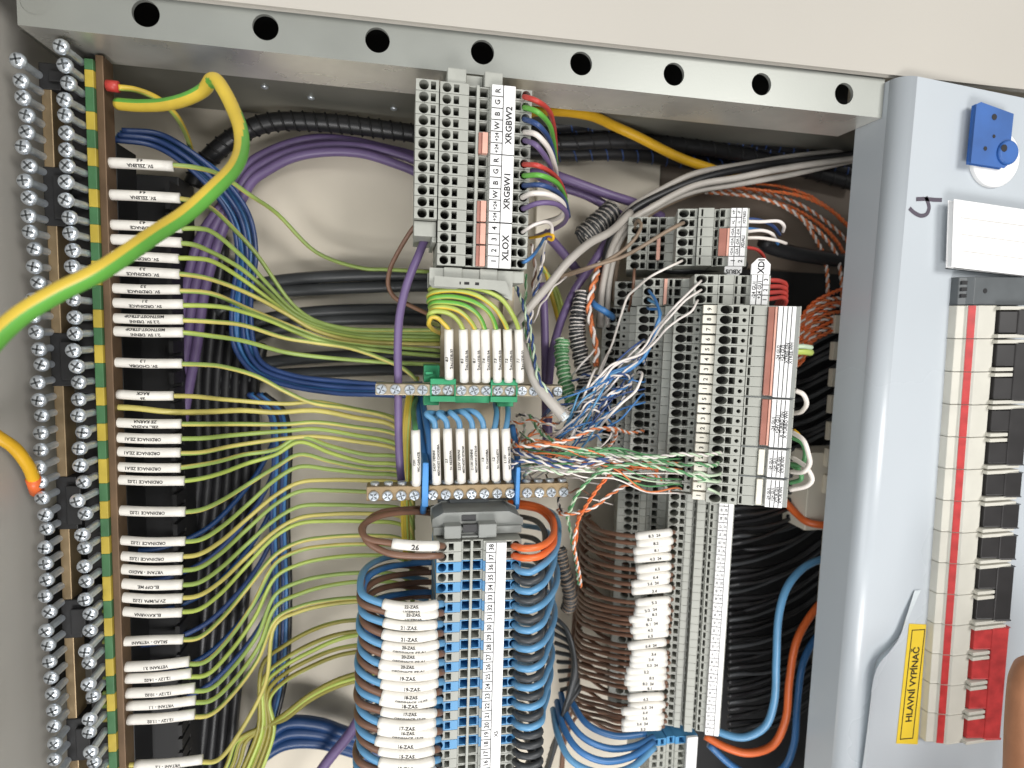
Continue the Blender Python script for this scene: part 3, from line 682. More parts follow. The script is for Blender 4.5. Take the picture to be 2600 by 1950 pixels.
for i, e in enumerate(EW):
    if e is None:
        wire('earth_wire', 'green-yellow earth wire without any sleeve, right below the RACK sleeve', 'wire', [(262, 1033, 24), (340, 1036, 25), (435, 1046, 28), (520, 1046, 40), (615, 1042, 55), (700, 1047, 62), (800, 1042, 62), (900, 1060, 60), (1005, 1085, 56), (1036, 1150, 54)],
             1.55, 'yel2', 'earth wires', stripe='grn2', phase=.1, twist=2)
        continue
    y, xl, xr, tx = e[:4]
    if len(e) == 5:
        tail = e[4]
    else:
        y1, y2 = e[4:]; d = y1-y
        yw = y+R.uniform(-2, 2)
        if d > -60:
            tail = [(xr-10, yw, 25), (xr+50, yw+d*.05, 32), (xr+130, y+d*.45, 48), (727, y1, 60), (800, y1-5, 62), (900, (y1*.5+y2*.5)-6, 60), (1005, y2, 56), (1030, y2+25, 54), (1038, y2+90, 54)]
        else:
            tail = [(xr-10, yw, 25), (xr+40, yw-6, 31), (xr+95, y+d*.2-4, 42), (xr+160, y+d*.55, 56), (700, y1+14, 62), (760, y1-18, 62), (840, (y1*.4+y2*.6)-14, 60), (930, y2-6, 58), (1012, y2, 56), (1040, y2+20, 55), (1050, y2+90, 56)]
    dy = -5 if y > 1600 else (5 if y < 900 else (3 if y < 1500 else 5))
    mid = R.uniform(.49, .53)
    yl_ = y-4 if y < 1600 else y+6
    spts = [(xl, yl_, 24), ((xl+xr)/2, y+(2 if y > 1360 else 0), 23), (xr, y+(5 if y < 700 else 0)-(8 if y > 1650 else 0), 24)]
    lead = [(262, yl_, 24), (xl, yl_, 24), ((xl+xr)/2, y+(2 if y > 1360 else 0), 23)]
    st, ins = ('grn2', 'yel2') if i % 5 not in (2, 4) else ('olive', 'grn2')
    name = ' '.join(tx[::-1] if len(tx[0]) < 4 else tx)
    sleeved_wire('green-yellow earth wire, %s white sleeve from the top of the left busbar' % NTH[n_sl], lead+tail, spts, 2.5+R.uniform(-.12, .12), 1.26, ins, st, tx, 2.15 if len(tx) > 1 else 2.1, -1, group='earth wires', phase=R.random(), tw=R.uniform(-3, 3), mid=mid, name='earth_wire')
    n_sl += 1
# earth wires that come up from below without sleeves
for k, (y1, y2) in enumerate(((1593, 1577), (1627, 1605), (1646, 1612), (1665, 1640), (1684, 1656), (1753, 1708), (1760, 1720), (1768, 1728))):
    bx = (590+k*12) if k < 5 else 545+(k-5)*15; q = y1 if k < 5 else y1+10
    mid_ = [(668+k*4, q+92, 74), (722, q+46, 72), (790, q+8, 70)] if k < 5 else [(676+k*2, 1832+k, 74), (724, q+48, 72), (790, q-2, 70)]
    wire('earth_wire', 'olive earth wire in the loose bundle climbing from the bottom edge', 'wire', [(bx, 2010, 70), (bx+34, 1935, 72), (bx+66-k*2, 1880 if k > 4 else 1850, 74)]+mid_+[(860, (y1+y2)/2-6, 66), (935, y2-4, 62), (1010, y2-6, 58), (1060, y2+10, 58)],
         1.35, 'dolive', 'loose earth wires', stripe='olive', phase=R.random(), twist=2)

# ------------------------------------------------------------------ thick cables in front
def ckeys(f, ks=((0, .8), (.2, .8), (.27, .26), (.33, .36), (.42, .54), (.52, .74), (1.2, .76))):
    f *= 21/18
    for (a, x), (b, y) in zip(ks, ks[1:]):
        if f <= b: return x+(y-x)*(f-a)/(b-a)-.22
zz = region(0, 0, 1)
wire('earth_cable', 'thick green and yellow earth cable looping across the left side in front', 'cable',
     [(300, 264, 18), (350, 268, 12), (420, 265, 2), (480, 249, -8), (520, 226, -14), (536, 203, -20), (549, 203, -24), (566, 226, -28), (588, 268, -34), (610, 325, -42), (613, 380, -52), (594, 427, -62), (542, 481, -72), (470, 545, -82), (398, 592, -90), (253, 690, -104), (145, 744, -110), (54, 800, -114), (0, 848, -116), (-60, 920, -118), (-180, 1120, -114), (-330, 1500, -100), (-420, 2000, -80)],
     2.75, 'yel', None, 24, 6, 'grn', ckeys, 0)
mb = MB(); mb.tube(pp([(272, 217, 20), (302, 221, 20)]), 2.6, 10, 1)
t = thing('earth_wire', 'thin green-yellow wire with a red end sleeve at the top of the busbar', 'wire', P(272, 217, 20))
mb.build('end_sleeve', 'red', t, None, True)
mb = MB(); mb.tube(pp([(300, 222, 20), (345, 228, 24), (400, 250, 30), (440, 285, 40), (468, 330, 60), (485, 380, 85), (495, 430, 95)]), 1.5, 8, 6, 0, 1, .1); mb.build('insulation', ['yel', 'olive'], t, None, True)
wire('yellow_cable', 'yellow cable slanting down to the right under the frame rail', 'cable', [(1320, 292, 40), (1360, 282, 44), (1400, 281, 48), (1455, 285, 52), (1508, 296, 58), (1560, 320, 66), (1617, 346, 68), (1725, 400, 72), (1805, 428, 76), (1880, 452, 82)], 3.0, 'cyel', None, 12)
t = thing('yellow_cable', 'short yellow cable with an orange end entering the earth busbar from the left edge', 'cable', P(-60, 1075, -10))
mb = MB(); mb.tube(pp([(-620, 960, -60), (-330, 985, -36), (-60, 1075, -12), (0, 1112, -8), (36, 1137, -4), (72, 1184, 2), (88, 1225, 8)]), 2.6, 12, 6); mb.build('insulation', 'cyel', t, None, True)
mb = MB(); mb.tube(pp([(84, 1215, 6), (94, 1248, 12)]), 3.0, 12, 2); mb.build('end_sleeve', 'orange', t, None, True)

wire('purple_cable', 'single purple cable hanging straight down in front of the earth wires', 'cable', [(1092, 560, 14), (1086, 588, 10), (1066, 640, 6), (1034, 720, 4), (1015, 800, 4), (1010, 880, 6), (1011, 960, 8), (1012, 1100, 12), (1016, 1190, 14), (1024, 1260, 20)], 2.1, 'purple', None, 12)
wire('brown_wire', 'thin brown wire curving behind the single purple cable', 'wire', [(1070, 560, 20), (1050, 578, 24), (1012, 638, 28), (990, 685, 30), (986, 725, 30), (1002, 755, 30), (1040, 775, 32), (1080, 794, 36), (1120, 815, 42)], 1.25, 'brown')
# arched purple cables behind
g = region(400, 150, 1.731)
for k, pts in enumerate((
  [(330, 700, 95), (380, 600, 95), (415, 540, 95), (480, 492, 96), (600, 432, 97), (750, 408, 97), (900, 416, 97), (1050, 462, 97), (1130, 495, 97), (1230, 560, 97)],
  [(310, 660, 99), (360, 570, 99), (410, 500, 100), (480, 452, 100), (600, 404, 101), (750, 380, 101), (900, 386, 101), (1050, 418, 101), (1130, 446, 101), (1230, 500, 100)],
  [(300, 640, 104), (350, 540, 104), (400, 462, 104), (480, 412, 105), (600, 366, 106), (720, 348, 106), (870, 362, 106), (1000, 392, 106), (1130, 425, 106), (1230, 470, 105)])):
    wire('purple_cable', 'purple cable arching over the beige back wall, %s of the three' % ('lowest', 'middle one', 'topmost')[k], 'cable', g(pts), 2.9, 'purple', 'arched purple cables', 12)
for k, dx in enumerate((0, 26, 50)):
    wire('purple_cable', 'dim purple cable running down behind the white earth sleeves', 'cable', [(600-dx*.4, 500, 95), (560-dx, 600, 92), (520-dx, 740, 90), (500-dx, 880, 90), (470-dx, 1040, 90), (450-dx, 1200, 92)], 2.9, 'purple', 'purple cables behind the sleeves', 10)
for k, pts in enumerate(([(1345, 440, 80), (1400, 442, 78), (1430, 452, 76), (1545, 494, 76), (1617, 518, 80), (1680, 550, 90)], [(1360, 440, 86), (1400, 466, 84), (1490, 496, 82), (1581, 550, 84), (1640, 590, 90)],
                         [(1380, 590, 86), (1400, 609, 84), (1440, 655, 82), (1480, 705, 84)])):
    wire('purple_cable', ('upper', 'lower', 'short')[k]+' dark purple cable right of the upper middle strip', 'cable', pts, 3.0, 'purple', None, 10)
wire('purple_cable', 'left of the two upright purple cables beside the coiled wires', 'cable', [(1376, 720, 66), (1381, 780, 62), (1384, 880, 60), (1385, 980, 60), (1386, 1080, 66), (1390, 1180, 72)], 2.6, 'purple', None, 12)
wire('purple_cable', 'right of the two upright purple cables, leaning from upper right', 'cable', [(1560, 580, 68), (1533, 624, 62), (1493, 687, 58), (1461, 733, 56), (1433, 793, 55), (1415, 845, 56), (1402, 898, 57), (1394, 970, 58), (1392, 1060, 62), (1396, 1160, 70)], 2.6, 'purple', None, 12)

# wrapped black bundles at the top
def wrapped(label, pts, r, core, pitch, wr, group=None):
    p = catmull(pp(pts), 14); t = thing('wrapped_bundle', label, 'cable bundle', p[0], group)
    mb = MB(); mb.tube(p, r, 10, 1); mb.build('wire_core', core, t, None, True)
    mb = MB(); fs = frames(p); q = []; d = 0
    for i in range(len(p)-1):
        seg = (p[i+1]-p[i]).length; n = max(2, int(seg/pitch*10))
        for j in range(n):
            u = (d+seg*j/n)/pitch*2*math.pi; c = p[i].lerp(p[i+1], j/n)
            q.append(c+(fs[i][1]*math.cos(u)+fs[i][2]*math.sin(u))*(r+wr*.35))
        d += seg
    mb.tube(q, wr, 5, 1); mb.build('spiral_wrap', 'dblue' if group and 'third' not in label else 'duct', t, None, True)
wrapped('black spiral-wrapped cable bundle above the arched purple cables', [(490, 470, 104), (515, 420, 102), (573, 364, 100), (631, 328, 98), (700, 309, 96), (833, 312, 96), (978, 329, 97), (1080, 345, 98), (1160, 370, 100)], 5.4, 'black', 6.5, .7)
for k, pts in enumerate(([(1290, 330, 98), (1400, 338, 96), (1550, 330, 94), (1700, 335, 94), (1900, 370, 96), (2180, 440, 100)], [(1290, 352, 92), (1420, 362, 90), (1560, 358, 88), (1700, 366, 90), (1900, 396, 94), (2180, 470, 100)], [(1330, 384, 98), (1430, 390, 97), (1560, 388, 96), (1750, 410, 100), (1950, 450, 104)], [(1400, 318, 90), (1560, 308, 90), (1720, 322, 90), (1900, 352, 92), (2180, 415, 96)])):
    wrapped('black spiral-wrapped cable bundle under the frame rail on the right, %s of the four' % ('second', 'third', 'lowest', 'topmost')[k], pts, 5.0, 'black', 11.0, .55, 'wrapped bundles under the rail')

# black cables across the back, in three pairs
for k, (y, dy) in enumerate(((704, 0), (732, 3), (792, 0), (820, -4), (908, 0), (944, 2))):
    dxl = (0, -10, 20, 35, -5, -20)[k]
    wire('black_cable', 'thick black cable across the beige back wall, %s of six' % NTH[k], 'cable', [(560+dxl, y+60, 108), (640+dxl, y+22, 108), (700+dxl, y+10, 107), (800, y+dy, 106), (940, y-6+dy, 106), (1080, y-6, 106), (1180, y-2, 107)], 3.9, 'soft', 'black cables across the back', 12)
# black upright cables and ducts behind the sleeves
dl, dr_ = P(318, 900, 70).x, P(440, 900, 70).x
dt = thing('wiring_duct', 'black slotted wiring duct upright behind the white earth sleeves', 'wiring duct', (dl, 70, 0))
mb = MB(); mb.box(dl, dr_, 84, 110, -440, P(380, 440, 80).z); mb.box(dl-4, dl+3, 60, 84, -440, P(380, 380, 70).z); mb.build('base', 'duct', dt, bevel=.4)
z = P(380, 470, 70).z
fm = MB(); fm.box(-1.2, 1.2, -7, 7, -3.4, 3.4); fme = fm.mesh('finger', ['duct'], Vector((0, 0, 0)))
while z > -430:
    o = bpy.data.objects.new('finger', fme); put(o, dt, (dr_-1.2, 77.0, z)); z -= 9
for k in range(7):
    x = 492+k*24
    wire('black_cable', 'black cable running down behind the earth wires', 'cable', [(x+60-k*6, 560+k*60, 112), (x+30, 760+k*20, 108), (x+10, 980, 106), (x+14, 1200, 106), (x-6, 1400, 106), (x-30, 1700, 106), (x-60, 2000, 106)], 3.4, 'black', 'black cables behind the earth wires', 8)

# blue bundle, bending from the top left to the middle
def off(pts, dx, dy, dY): return [(p[0]+dx, p[1]+dy, p[2]+dY) for p in pts]
bp = [(300, 345, 60), (388, 356, 66), (450, 385, 74), (540, 452, 84), (604, 540, 90), (624, 640, 90), (612, 760, 88), (618, 870, 86), (655, 935, 82), (740, 968, 76), (860, 984, 66), (965, 990, 52), (1060, 992, 46)]
for k in range(8):
    dx, dy = ((-22, 10), (-14, 2), (-5, -4), (4, 4), (12, -2), (20, -8), (28, 2), (-8, 14))[k]
    pts = [(x+dx*(.4 if i < 3 else (1 if i < 8 else .45))+R.uniform(-3, 3), y+(dy if 2 < i < 8 else -dx*.55+R.uniform(-2, 2)), Y+(k % 3)*3) for i, (x, y, Y) in enumerate(bp)]
    wire('blue_wire', 'blue wire in the bundle bending from the top left busbar to the middle', 'wire', pts, 1.5, 'blue' if k % 3 else 'dblue', 'blue bundle on the left')
for k in range(6):
    x = 690+k*8
    wire('blue_wire', 'blue wire running upright behind the fanned earth wires', 'wire', [(x-60, 1000, 100), (x-8, 1045, 98), (x+6, 1120, 92), (x, 1300, 90), (x+6, 1500, 90), (x-2, 1700, 90), (x-30, 1830, 88), (x-90, 2000, 84)], 1.7, ('dblue', 'blue', 'black')[k % 3], 'upright blue wires at the back')
for k in range(6):
    y = 1330+k*80
    wire('blue_wire', 'dark blue wire slanting behind the lower earth sleeves', 'wire', [(330, y+70, 72), (420, y+58, 76), (520, y+15, 84), (600, y-60, 92), (660, y-140, 98), (700, y-220, 100)], 1.6, 'dblue' if k % 2 else 'navy', 'dark blue wires behind the lower sleeves')
for k in range(3):
    wire('blue_cable', 'thick dark blue cable crossing low behind the earth wires', 'cable', [(600, 2000, 92), (660, 1900+k*14, 92), (720, 1838+k*26, 94), (800, 1836+k*24, 96), (880, 1862+k*20, 98), (980, 1900+k*18, 100)], 4.2, 'navy', 'dark blue cables at the bottom', 10)
wire('purple_cable', 'grey-purple cable rising at the bottom between blue cable and sleeves', 'cable', [(780, 2010, 80), (830, 1935, 80), (890, 1860, 78), (930, 1790, 76), (960, 1700, 76)], 3.4, 'purple', None, 10)

# ------------------------------------------------------------------ bars in the middle
tb = screw_mesh('screw', 2.75, 1.2, 2.2)
def bar_screw_mesh():
    mb = MB(); mb.lathe((0, 0, 0), (0, -1, 0), [(0, 2.6), (.9, 2.6), (1.3, 2.2), (1.32, 1.7), (.7, 1.5)], 18, 0)
    for a in range(4):
        an = a*math.pi/4; c, s_ = math.cos(an), math.sin(an); w_ = .22; l_ = 2.2 if a % 2 == 0 else 1.6
        mb.face([(c*l_-s_*w_, -1.36, s_*l_+c*w_), (-c*l_-s_*w_, -1.36, -s_*l_+c*w_), (-c*l_+s_*w_, -1.36, -s_*l_-c*w_), (c*l_+s_*w_, -1.36, s_*l_-c*w_)], 1 if a % 2 == 0 else 0)
    return mb.mesh('screw', ['steel', 'dgrey'], Vector((0, 0, 0)), False)
BS = bar_screw_mesh()
YG = 2
gz = P(1190, 991, YG).z; ga, gb = P(953, 991, YG).x, P(1428, 991, YG).x
gz0, gz1 = P(960, 992, YG).z, P(1420, 987, YG).z
GB = thing('earth_terminal_bar', 'nickel terminal bar in a green holder below the upright white sleeves', 'terminal bar', (ga, YG, gz))
mb = MB(); mb.box(ga, gb, YG, YG+8, gz-2.9, gz+2.9); mb.build('bar', 'nickel', GB, bevel=.4)
for px in (968, 1004, 1040, 1073, 1106, 1137, 1171, 1203, 1234, 1264, 1294, 1325, 1355, 1384, 1415):
    screw(GB, BS, (P(px, 990, YG).x, YG-.05, gz), R.uniform(0, 1.5))
gx = lambda px: P(px, 990, YG).x
mb = MB()
for a, b in ((1092, 1157), (1245, 1313)):
    for zz0, zz1 in ((2.95, 5.9), (-5.9, -2.95)): mb.box(gx(a), gx(b), YG-1.6, YG+12, gz+zz0, gz+zz1)
    mb.box(gx(a), gx(a)+.8, YG-1.6, YG+1, gz-2.9, gz+2.9); mb.box(gx(b)-.8, gx(b), YG-1.6, YG+1, gz-2.9, gz+2.9)
mb.box(gx(1157), gx(1245), YG+2, YG+12, gz-6.8, gz-2.95)
mb.build('holder', 'green', GB, bevel=.35)
mb = MB(); mb.box(gx(1077), gx(1118), YG+8, YG+22, gz+3, gz+12); mb.box(gx(1080), gx(1100), YG+4, YG+8.5, gz+7.5, gz+9); mb.box(gx(1077), gx(1118), YG+8.4, YG+20, gz-9, gz-3);
mb.build('holder_foot', 'green', GB, bevel=.4)
mb = MB(); mb.box(gx(1270), gx(1312), YG+8.2, YG+20, gz-9.5, gz-3); mb.build('holder_foot', 'green', GB, bevel=.4)

nz = P(1190, 1252, 0).z; na, nb = P(930, 1262, 0).x, P(1443, 1240, 0).x
NB_ = thing('neutral_terminal_bar', 'brass terminal bar in blue holders below the lower upright white sleeves', 'terminal bar', (na, 0, nz))
nx = lambda px: P(px, 1252, 0).x
for a, b in ((930, 1070), (1088, 1306), (1318, 1443)):
    mb = MB(); mb.box(nx(a), nx(b), 0, 9, nz-3.2, nz+4.4); mb.build('bar', 'brass', NB_, bevel=.5)
for px in (949, 984, 1019, 1052, 1099, 1132, 1164, 1197, 1229.5, 1262, 1294.6, 1338, 1369, 1399, 1430):
    screw(NB_, BS, (nx(px), -.05, nz-.5), R.uniform(0, 1.5))
    mb = MB(); mb.lathe((nx(px)+.3, 4.5, nz+4.4), (0, 0, 1), [(0, 2.3), (1.0, 2.3), (1.3, 1.9)], 14); mb.build('screw', 'steel', NB_, smooth=False)
for a, b in ((1071, 1087), (1307, 1317)):
    mb = MB(); mb.box(nx(a), nx(b), -3, 20, nz-6, nz+17 if a < 1100 else nz+14); mb.build('holder', 'hblue', NB_, bevel=.5)

# upright sleeves with green-yellow wires, above the green bar
g = region(1080, 650, 4.74)
sx_ = [1139.6, 1175.8, 1206.5, 1231, 1260, 1288, 1317]
loops = [[(240, 960, 60), (150, 915, 30), (80, 872, 5), (42, 800, -8), (75, 738, -10), (140, 742, -10), (205, 795, -9)],
         [(240, 860, 60), (90, 800, 20), (42, 735, -3), (70, 680, -10), (150, 664, -11), (280, 690, -11), (385, 765, -10)],
         [(250, 800, 60), (110, 720, 20), (62, 662, -3), (110, 622, -9), (240, 615, -11), (390, 655, -12), (510, 748, -11)],
         [(260, 720, 60), (110, 660, 20), (58, 606, -2), (110, 562, -8), (290, 560, -11), (470, 595, -12), (630, 705, -11)],
         [(260, 650, 60), (90, 585, 20), (42, 538, -2), (110, 500, -8), (340, 490, -11), (590, 555, -13), (770, 685, -12)],
         [(260, 590, 60), (90, 525, 20), (40, 478, -2), (120, 432, -8), (350, 415, -11), (610, 470, -13), (820, 610, -13), (920, 745, -12)],
         [(260, 500, 60), (120, 440, 20), (62, 400, -2), (160, 370, -8), (400, 362, -11), (700, 408, -13), (900, 505, -13), (1030, 670, -13)]]
for k in range(7):
    x = sx_[k]; bx = x+(2 if k else 0)
    tail = [(x, 838, -8), (x*.7+bx*.3, 862, -7)]
    sleeved_wire('green-yellow wire in the %s upright white sleeve from the left above the green holder' % NTH[k], g(loops[k])+tail, [(bx+1, 968 if k else 960, 0), (bx, 900, -5), (x, 836, -8)], 2.25, 1.2 if k else 1.15, 'yel' if k in (0, 2, 5) else 'olive', 'olive' if k in (0, 2, 5) else ('grn' if k in (3, 4) else 'olive'),
                 (('8.3', '8.2', '8.1', '7.4', '7.3', '7.2', '7.1')[k], 'ŽALUZIE-%d' % (37-k)), 2.0, 1, group='sleeved wires above the green bar', mid=.44, name='sleeved_wire', phase=.2)
# the two lines of print sit side by side on the sleeve
nsx = [1055, 1105, 1136, 1168, 1200, 1228, 1255, 1284]
ntx = [('7.SV.', 'WC GARAZE'), ('2.4.SV. DENNI', 'MISTNOST CHODBA'), ('2.3', 'SV. REZERVA'), ('2.2.SV. DENNI', 'MISTNOST-STROP'), ('2.1.SV. DENNI', 'MISTNOST-STROP'), ('1.3', 'SV. CHODBA'), ('1.2', 'SV. TOALETY'), ('1.1.SV', 'WC PRO MUZE')]
for k, x in enumerate(nsx):
    yt, yb_ = (1088, 1228) if k else (1092, 1230)
    if k == 0: up = [(1056, 1010, 44), (1050, 1040, 30), (1052, 1070, 8)]
    elif k >= 6: up = [(1290, 985, 40), (x+4, 1020, 22), (x+6, 1050, 4), (x+3, 1076, -4)]
    else: up = [(1078+k*3, 1110, 50), (1092+k*3, 1072-k*2, 28), (1112+k*9, 1056-k*2, 8), (x-22, 1052-k, -3), (x-4, 1068, -5)]
    sleeved_wire('blue wire in the %s upright white sleeve above the brass bar' % NTH[k], up+[(x, yt+4, -6), (x+1, yt+26, -6)], [(x+4-(2 if k == 0 else 0), yb_-(k*1.8), -2), (x+2, 1160, -6), (x, yt, -6)], 2.25, 1.5, 'lblue' if k else 'pgreen', None, ntx[k], 1.75, 1, group='sleeved wires above the brass bar', mid=.46, name='sleeved_wire')
for k, pts in enumerate(([(1060, 1000, 50), (1068, 1080, 34), (1078, 1160, 20), (1080, 1240, 12), (1074, 1300, 20)], [(1072, 1010, 46), (1080, 1060, 30), (1090, 1120, 22), (1093, 1200, 18), (1090, 1260, 20)], [(1300, 1080, 30), (1312, 1150, 20), (1316, 1220, 14), (1310, 1290, 18)])):
    wire('blue_wire', ('blue wire beside the first upright sleeve', 'second blue wire beside the first upright sleeve', 'blue wire dropping beside the last upright sleeve')[k]+' above the brass bar', 'wire', pts, 1.8, 'blue')
for k in range(3):
    wire('earth_wire', 'olive earth wire dropping upright between purple cable and brass bar', 'wire', [(1060-k*8, 960+k*14, 60), (1044-k*4, 1010, 40), (1036-k*5, 1100, 34), (1034-k*5, 1200, 34), (1034-k*5, 1330, 40), (1040-k*5, 1420, 46)], 1.4, 'yel', 'upright earth wires', stripe='olive', phase=R.random())

# ------------------------------------------------------------------ wires of the lower strip
def yrow(k): return 1385+24.73*k
g = region(1050, 1230, 4.484)
zas = ['22-ZAS.', '22-ZAS.', '21-ZAS.', '21-ZAS.', '20-ZAS.', '20-ZAS.', '20-ZAS.', '19-ZAS.', '19-ZAS.', '18-ZAS.', '18-ZAS.', '17-ZAS.', '17-ZAS.', '16-ZAS.', '16-ZAS.', '15-ZAS.', '15-ZAS.', '14-ZAS.', '14-ZAS.', '13-ZAS.']
sub2 = {0: 'UCEBNA', 1: 'UCEBNA', 4: 'ORDINACE ZE.A1', 5: 'ORDINACE ZE.A1', 6: 'ORDINACE ZE.A1', 9: 'ORDINACE 12.02', 11: 'ORDINACE 12.02', 13: 'ORDINACE 12.02'}
for i in range(20):
    k = 6+i; y = yrow(k)+R.uniform(-2.5, 2.5); j = R.uniform(-4.5, 4.5); xr = 1119-i*.5+R.uniform(-4, 3); xl = 972-i*1.3+R.uniform(-8, 8); lx = 918-i*.6+R.uniform(-4, 6)
    blue_ = k % 2 == 0
    ye = y+R.uniform(-1, 3); wp = [(1085, y-110, 58), (1010, y-122, 48), (945, y-104, 26), (lx, y-64, -2), (lx+6, y-24, -16), (xl, y-1+j, -22), ((xl*2+xr)/3, y+9+j, -25), ((xl+xr*2)/3, y+10+j, -26), (xr-4, ye, -23), (xr+4, ye, -10), (xr+4, ye, -4)]
    tx = (zas[i],) if i not in sub2 else (zas[i], sub2[i])
    sleeved_wire('%s wire in the %s curved white sleeve of the stack beside the blue terminals' % ('blue' if blue_ else 'brown', NTH[i]), wp, [(xl-3, y-2+j, -22), ((xl*2+xr)/3, y+9+j, -25), ((xl+xr*2)/3, y+10+j, -26), (xr-4, ye, -23)],
                 2.4+R.uniform(-.2, .2), 1.75, 'lblue' if blue_ else 'brown', None, tx, 2.3 if len(tx) == 1 else 1.9, 1, group='sleeved wires of the lower strip', mid=R.uniform(.48, .56), name='sleeved_wire', sidx=(5, 8))
sleeved_wire('brown wire in the white sleeve printed 26 above the blue terminals', [(1110, 1306, 30), (1040, 1300, 16), (960, 1312, 0), (918, 1340, -12), (930, 1366, -18), (985, 1378, -20), (1060, 1386, -22), (1118, 1386, -20), (1122, 1386, -6)],
             [(1003, 1379, -21), (1060, 1386, -22), (1116, 1387, -20)], 2.5, 1.6, 'brown', None, ('26',), 3.4, 1, mid=.5, name='sleeved_wire', sidx=(5, 7))
wire('brown_wire', 'bare brown wire looping into terminal 37 below the sleeve printed 26', 'wire', [(1110, 1290, 40), (1040, 1292, 24), (960, 1304, 6), (922, 1340, -8), (934, 1376, -18), (985, 1404, -22), (1050, 1412, -22), (1114, 1411, -20), (1121, 1411, -6)], 1.6, 'brown')
for i, (c, k) in enumerate((('dblue', 2), ('brown', 3), ('brown', 4), ('dblue', 5), ('brown', 5.4))):
    y = yrow(k); wire('blue_wire' if c == 'dblue' else 'brown_wire', '%s wire passing behind the blue terminals, %s from the top' % ('dark blue' if c == 'dblue' else 'dark brown', NTH[i]), 'wire',
        [(1100, y-6, 34), (1050, y-4, 34), (985, y+6, 28), (940, y+26, 14), (922, y+60, 2), (932, y+90, -8), (968, y+118, -14), (1010, y+128, -14)], 1.7, 'blue' if c == 'dblue' else 'brown')
for k in range(NL):
    y = yrow(k); n = 38-k
    if k < 2:
        pts = [(1304, y+2, -5), (1308, y+2, -18), (1330, y+7, -24), (1365, y+4, -24), (1394, y-12-k*3, -16), (1407, y-40, 0), (1400, y-75-k*10, 14), (1370, y-98-k*16, 24), (1325, y-108-k*16, 30), (1280, y-112-k*16, 36)]
        col, cn = 'orange', 'orange'
    else:
        b = k % 2 == 0 and k <= 18; f = R.uniform(.88, 1.12)
        reach = (1418 if b else 1392)-k*1.4+R.uniform(-6, 6)
        pts = [(1304, y+2, -5), (1308, y+4, -17), (1322, y+14*f, -24), (1346, y+16*f, -26), (1372, y+4, -24), (reach-12, y-28, -12), (reach, y-66*f, 8), (reach-4, y-106*f, 34), (reach-30, y-140, 60), (reach-80, y-150, 84)]
        col, cn = ('lblue', 'blue') if b else ('soft', 'black')
    wire(cn+'_wire', '%s wire loop on the right of the lower strip, %s from the top' % (cn, NTH[k]), 'wire', pts, 1.75, col, 'wire loops right of the lower strip')
for k in range(9):
    wire('black_wire', 'thin black wire in the gap between lower strip and brown wires', 'wire', [(1400+k*3, 1560+k*24, 70), (1440+k*4, 1600+k*18, 60), (1462-k*4, 1700+k*14, 52), (1440-k*5, 1800+k*16, 56), (1400-k*5, 1900+k*18, 64)], 1.4, 'soft', 'thin black wires in the middle gap', 6)

# ------------------------------------------------------------------ stack of sleeves on the narrow strip
gaps = [0, 19, 20, 20, 28, 20, 18, 18, 30, 19, 12, 13, 12, 16, 14, 27, 18, 14, 16, 15, 16, 15, 14, 27, 22, 13, 14, 14, 15, 14]
y = 1360
for i in range(29):
    y += gaps[i]*.975; xr = 1714-i*.95+R.uniform(-8, 2); xl = 1612-i*1.25+R.uniform(-9, 9); tilt = R.uniform(7, 14) if i < 16 else R.uniform(-2, 5)
    wp = [(1500-i*1.5, y-70, 95), (1480-i, y-52, 88), (1492-i, y-30, 72), (1530, y-12, 50), (xl, y+1, 30), ((xl+xr)/2, y-tilt*.3, 24), (xr-3, y-tilt*.8, 26), (xr, y-tilt*.8, 36)]
    sleeved_wire('dark brown wire in the %s white sleeve of the stack on the narrow strip' % NTH[i], wp, [(xl, y+2, 29), ((xl*2+xr)/3, y-tilt*.1, 25), ((xl+2*xr)/3, y-tilt*.45, 24), (xr, y-tilt, 26)], 2.42+R.uniform(-.15, .15), 1.3, 'brown', None,
                 (('8.3', '8.2', '8.1', '4.2', '6.5', '6.4', '3.6', '3.4', '5.3', '3.2')[i % 10]+('' if i % 3 else '  24'),), 2.3, 1, group='sleeved wires of the narrow strip', mid=R.uniform(.45, .6), name='sleeved_wire', sidx=(4, 6))
for k in range(16):
    y = 1370+k*33
    wire('brown_wire', 'dark brown wire running down behind the stack of sleeves', 'wire', [(1600, y, 66), (1540, y-14, 74), (1490-k, y-50, 88), (1474-k*2, y-10, 94), (1468-k*3, y+90, 98), (1462-k*3, y+220, 100)], 1.25, 'brown', 'brown wires behind the stack', 6)
for k, pts in enumerate(([(1660, 1872, 40), (1610, 1895, 34), (1545, 1900, 32), (1480, 1872, 36), (1440, 1820, 50), (1424, 1760, 70)], [(1660, 1884, 36), (1600, 1922, 28), (1530, 1932, 26), (1470, 1905, 30), (1432, 1850, 44), (1414, 1780, 66)], [(1662, 1896, 34), (1600, 1950, 24), (1520, 1962, 22), (1450, 1930, 28), (1418, 1870, 42), (1404, 1800, 64)], [(1640, 1862, 44), (1560, 1868, 44), (1490, 1838, 50), (1450, 1780, 66)])):
    wire('blue_wire', 'blue wire loop at the foot of the sleeve stack, %s from the top' % NTH[(1, 2, 3, 0)[k]], 'wire', pts, 2.1, 'lblue' if k == 2 else 'blue')
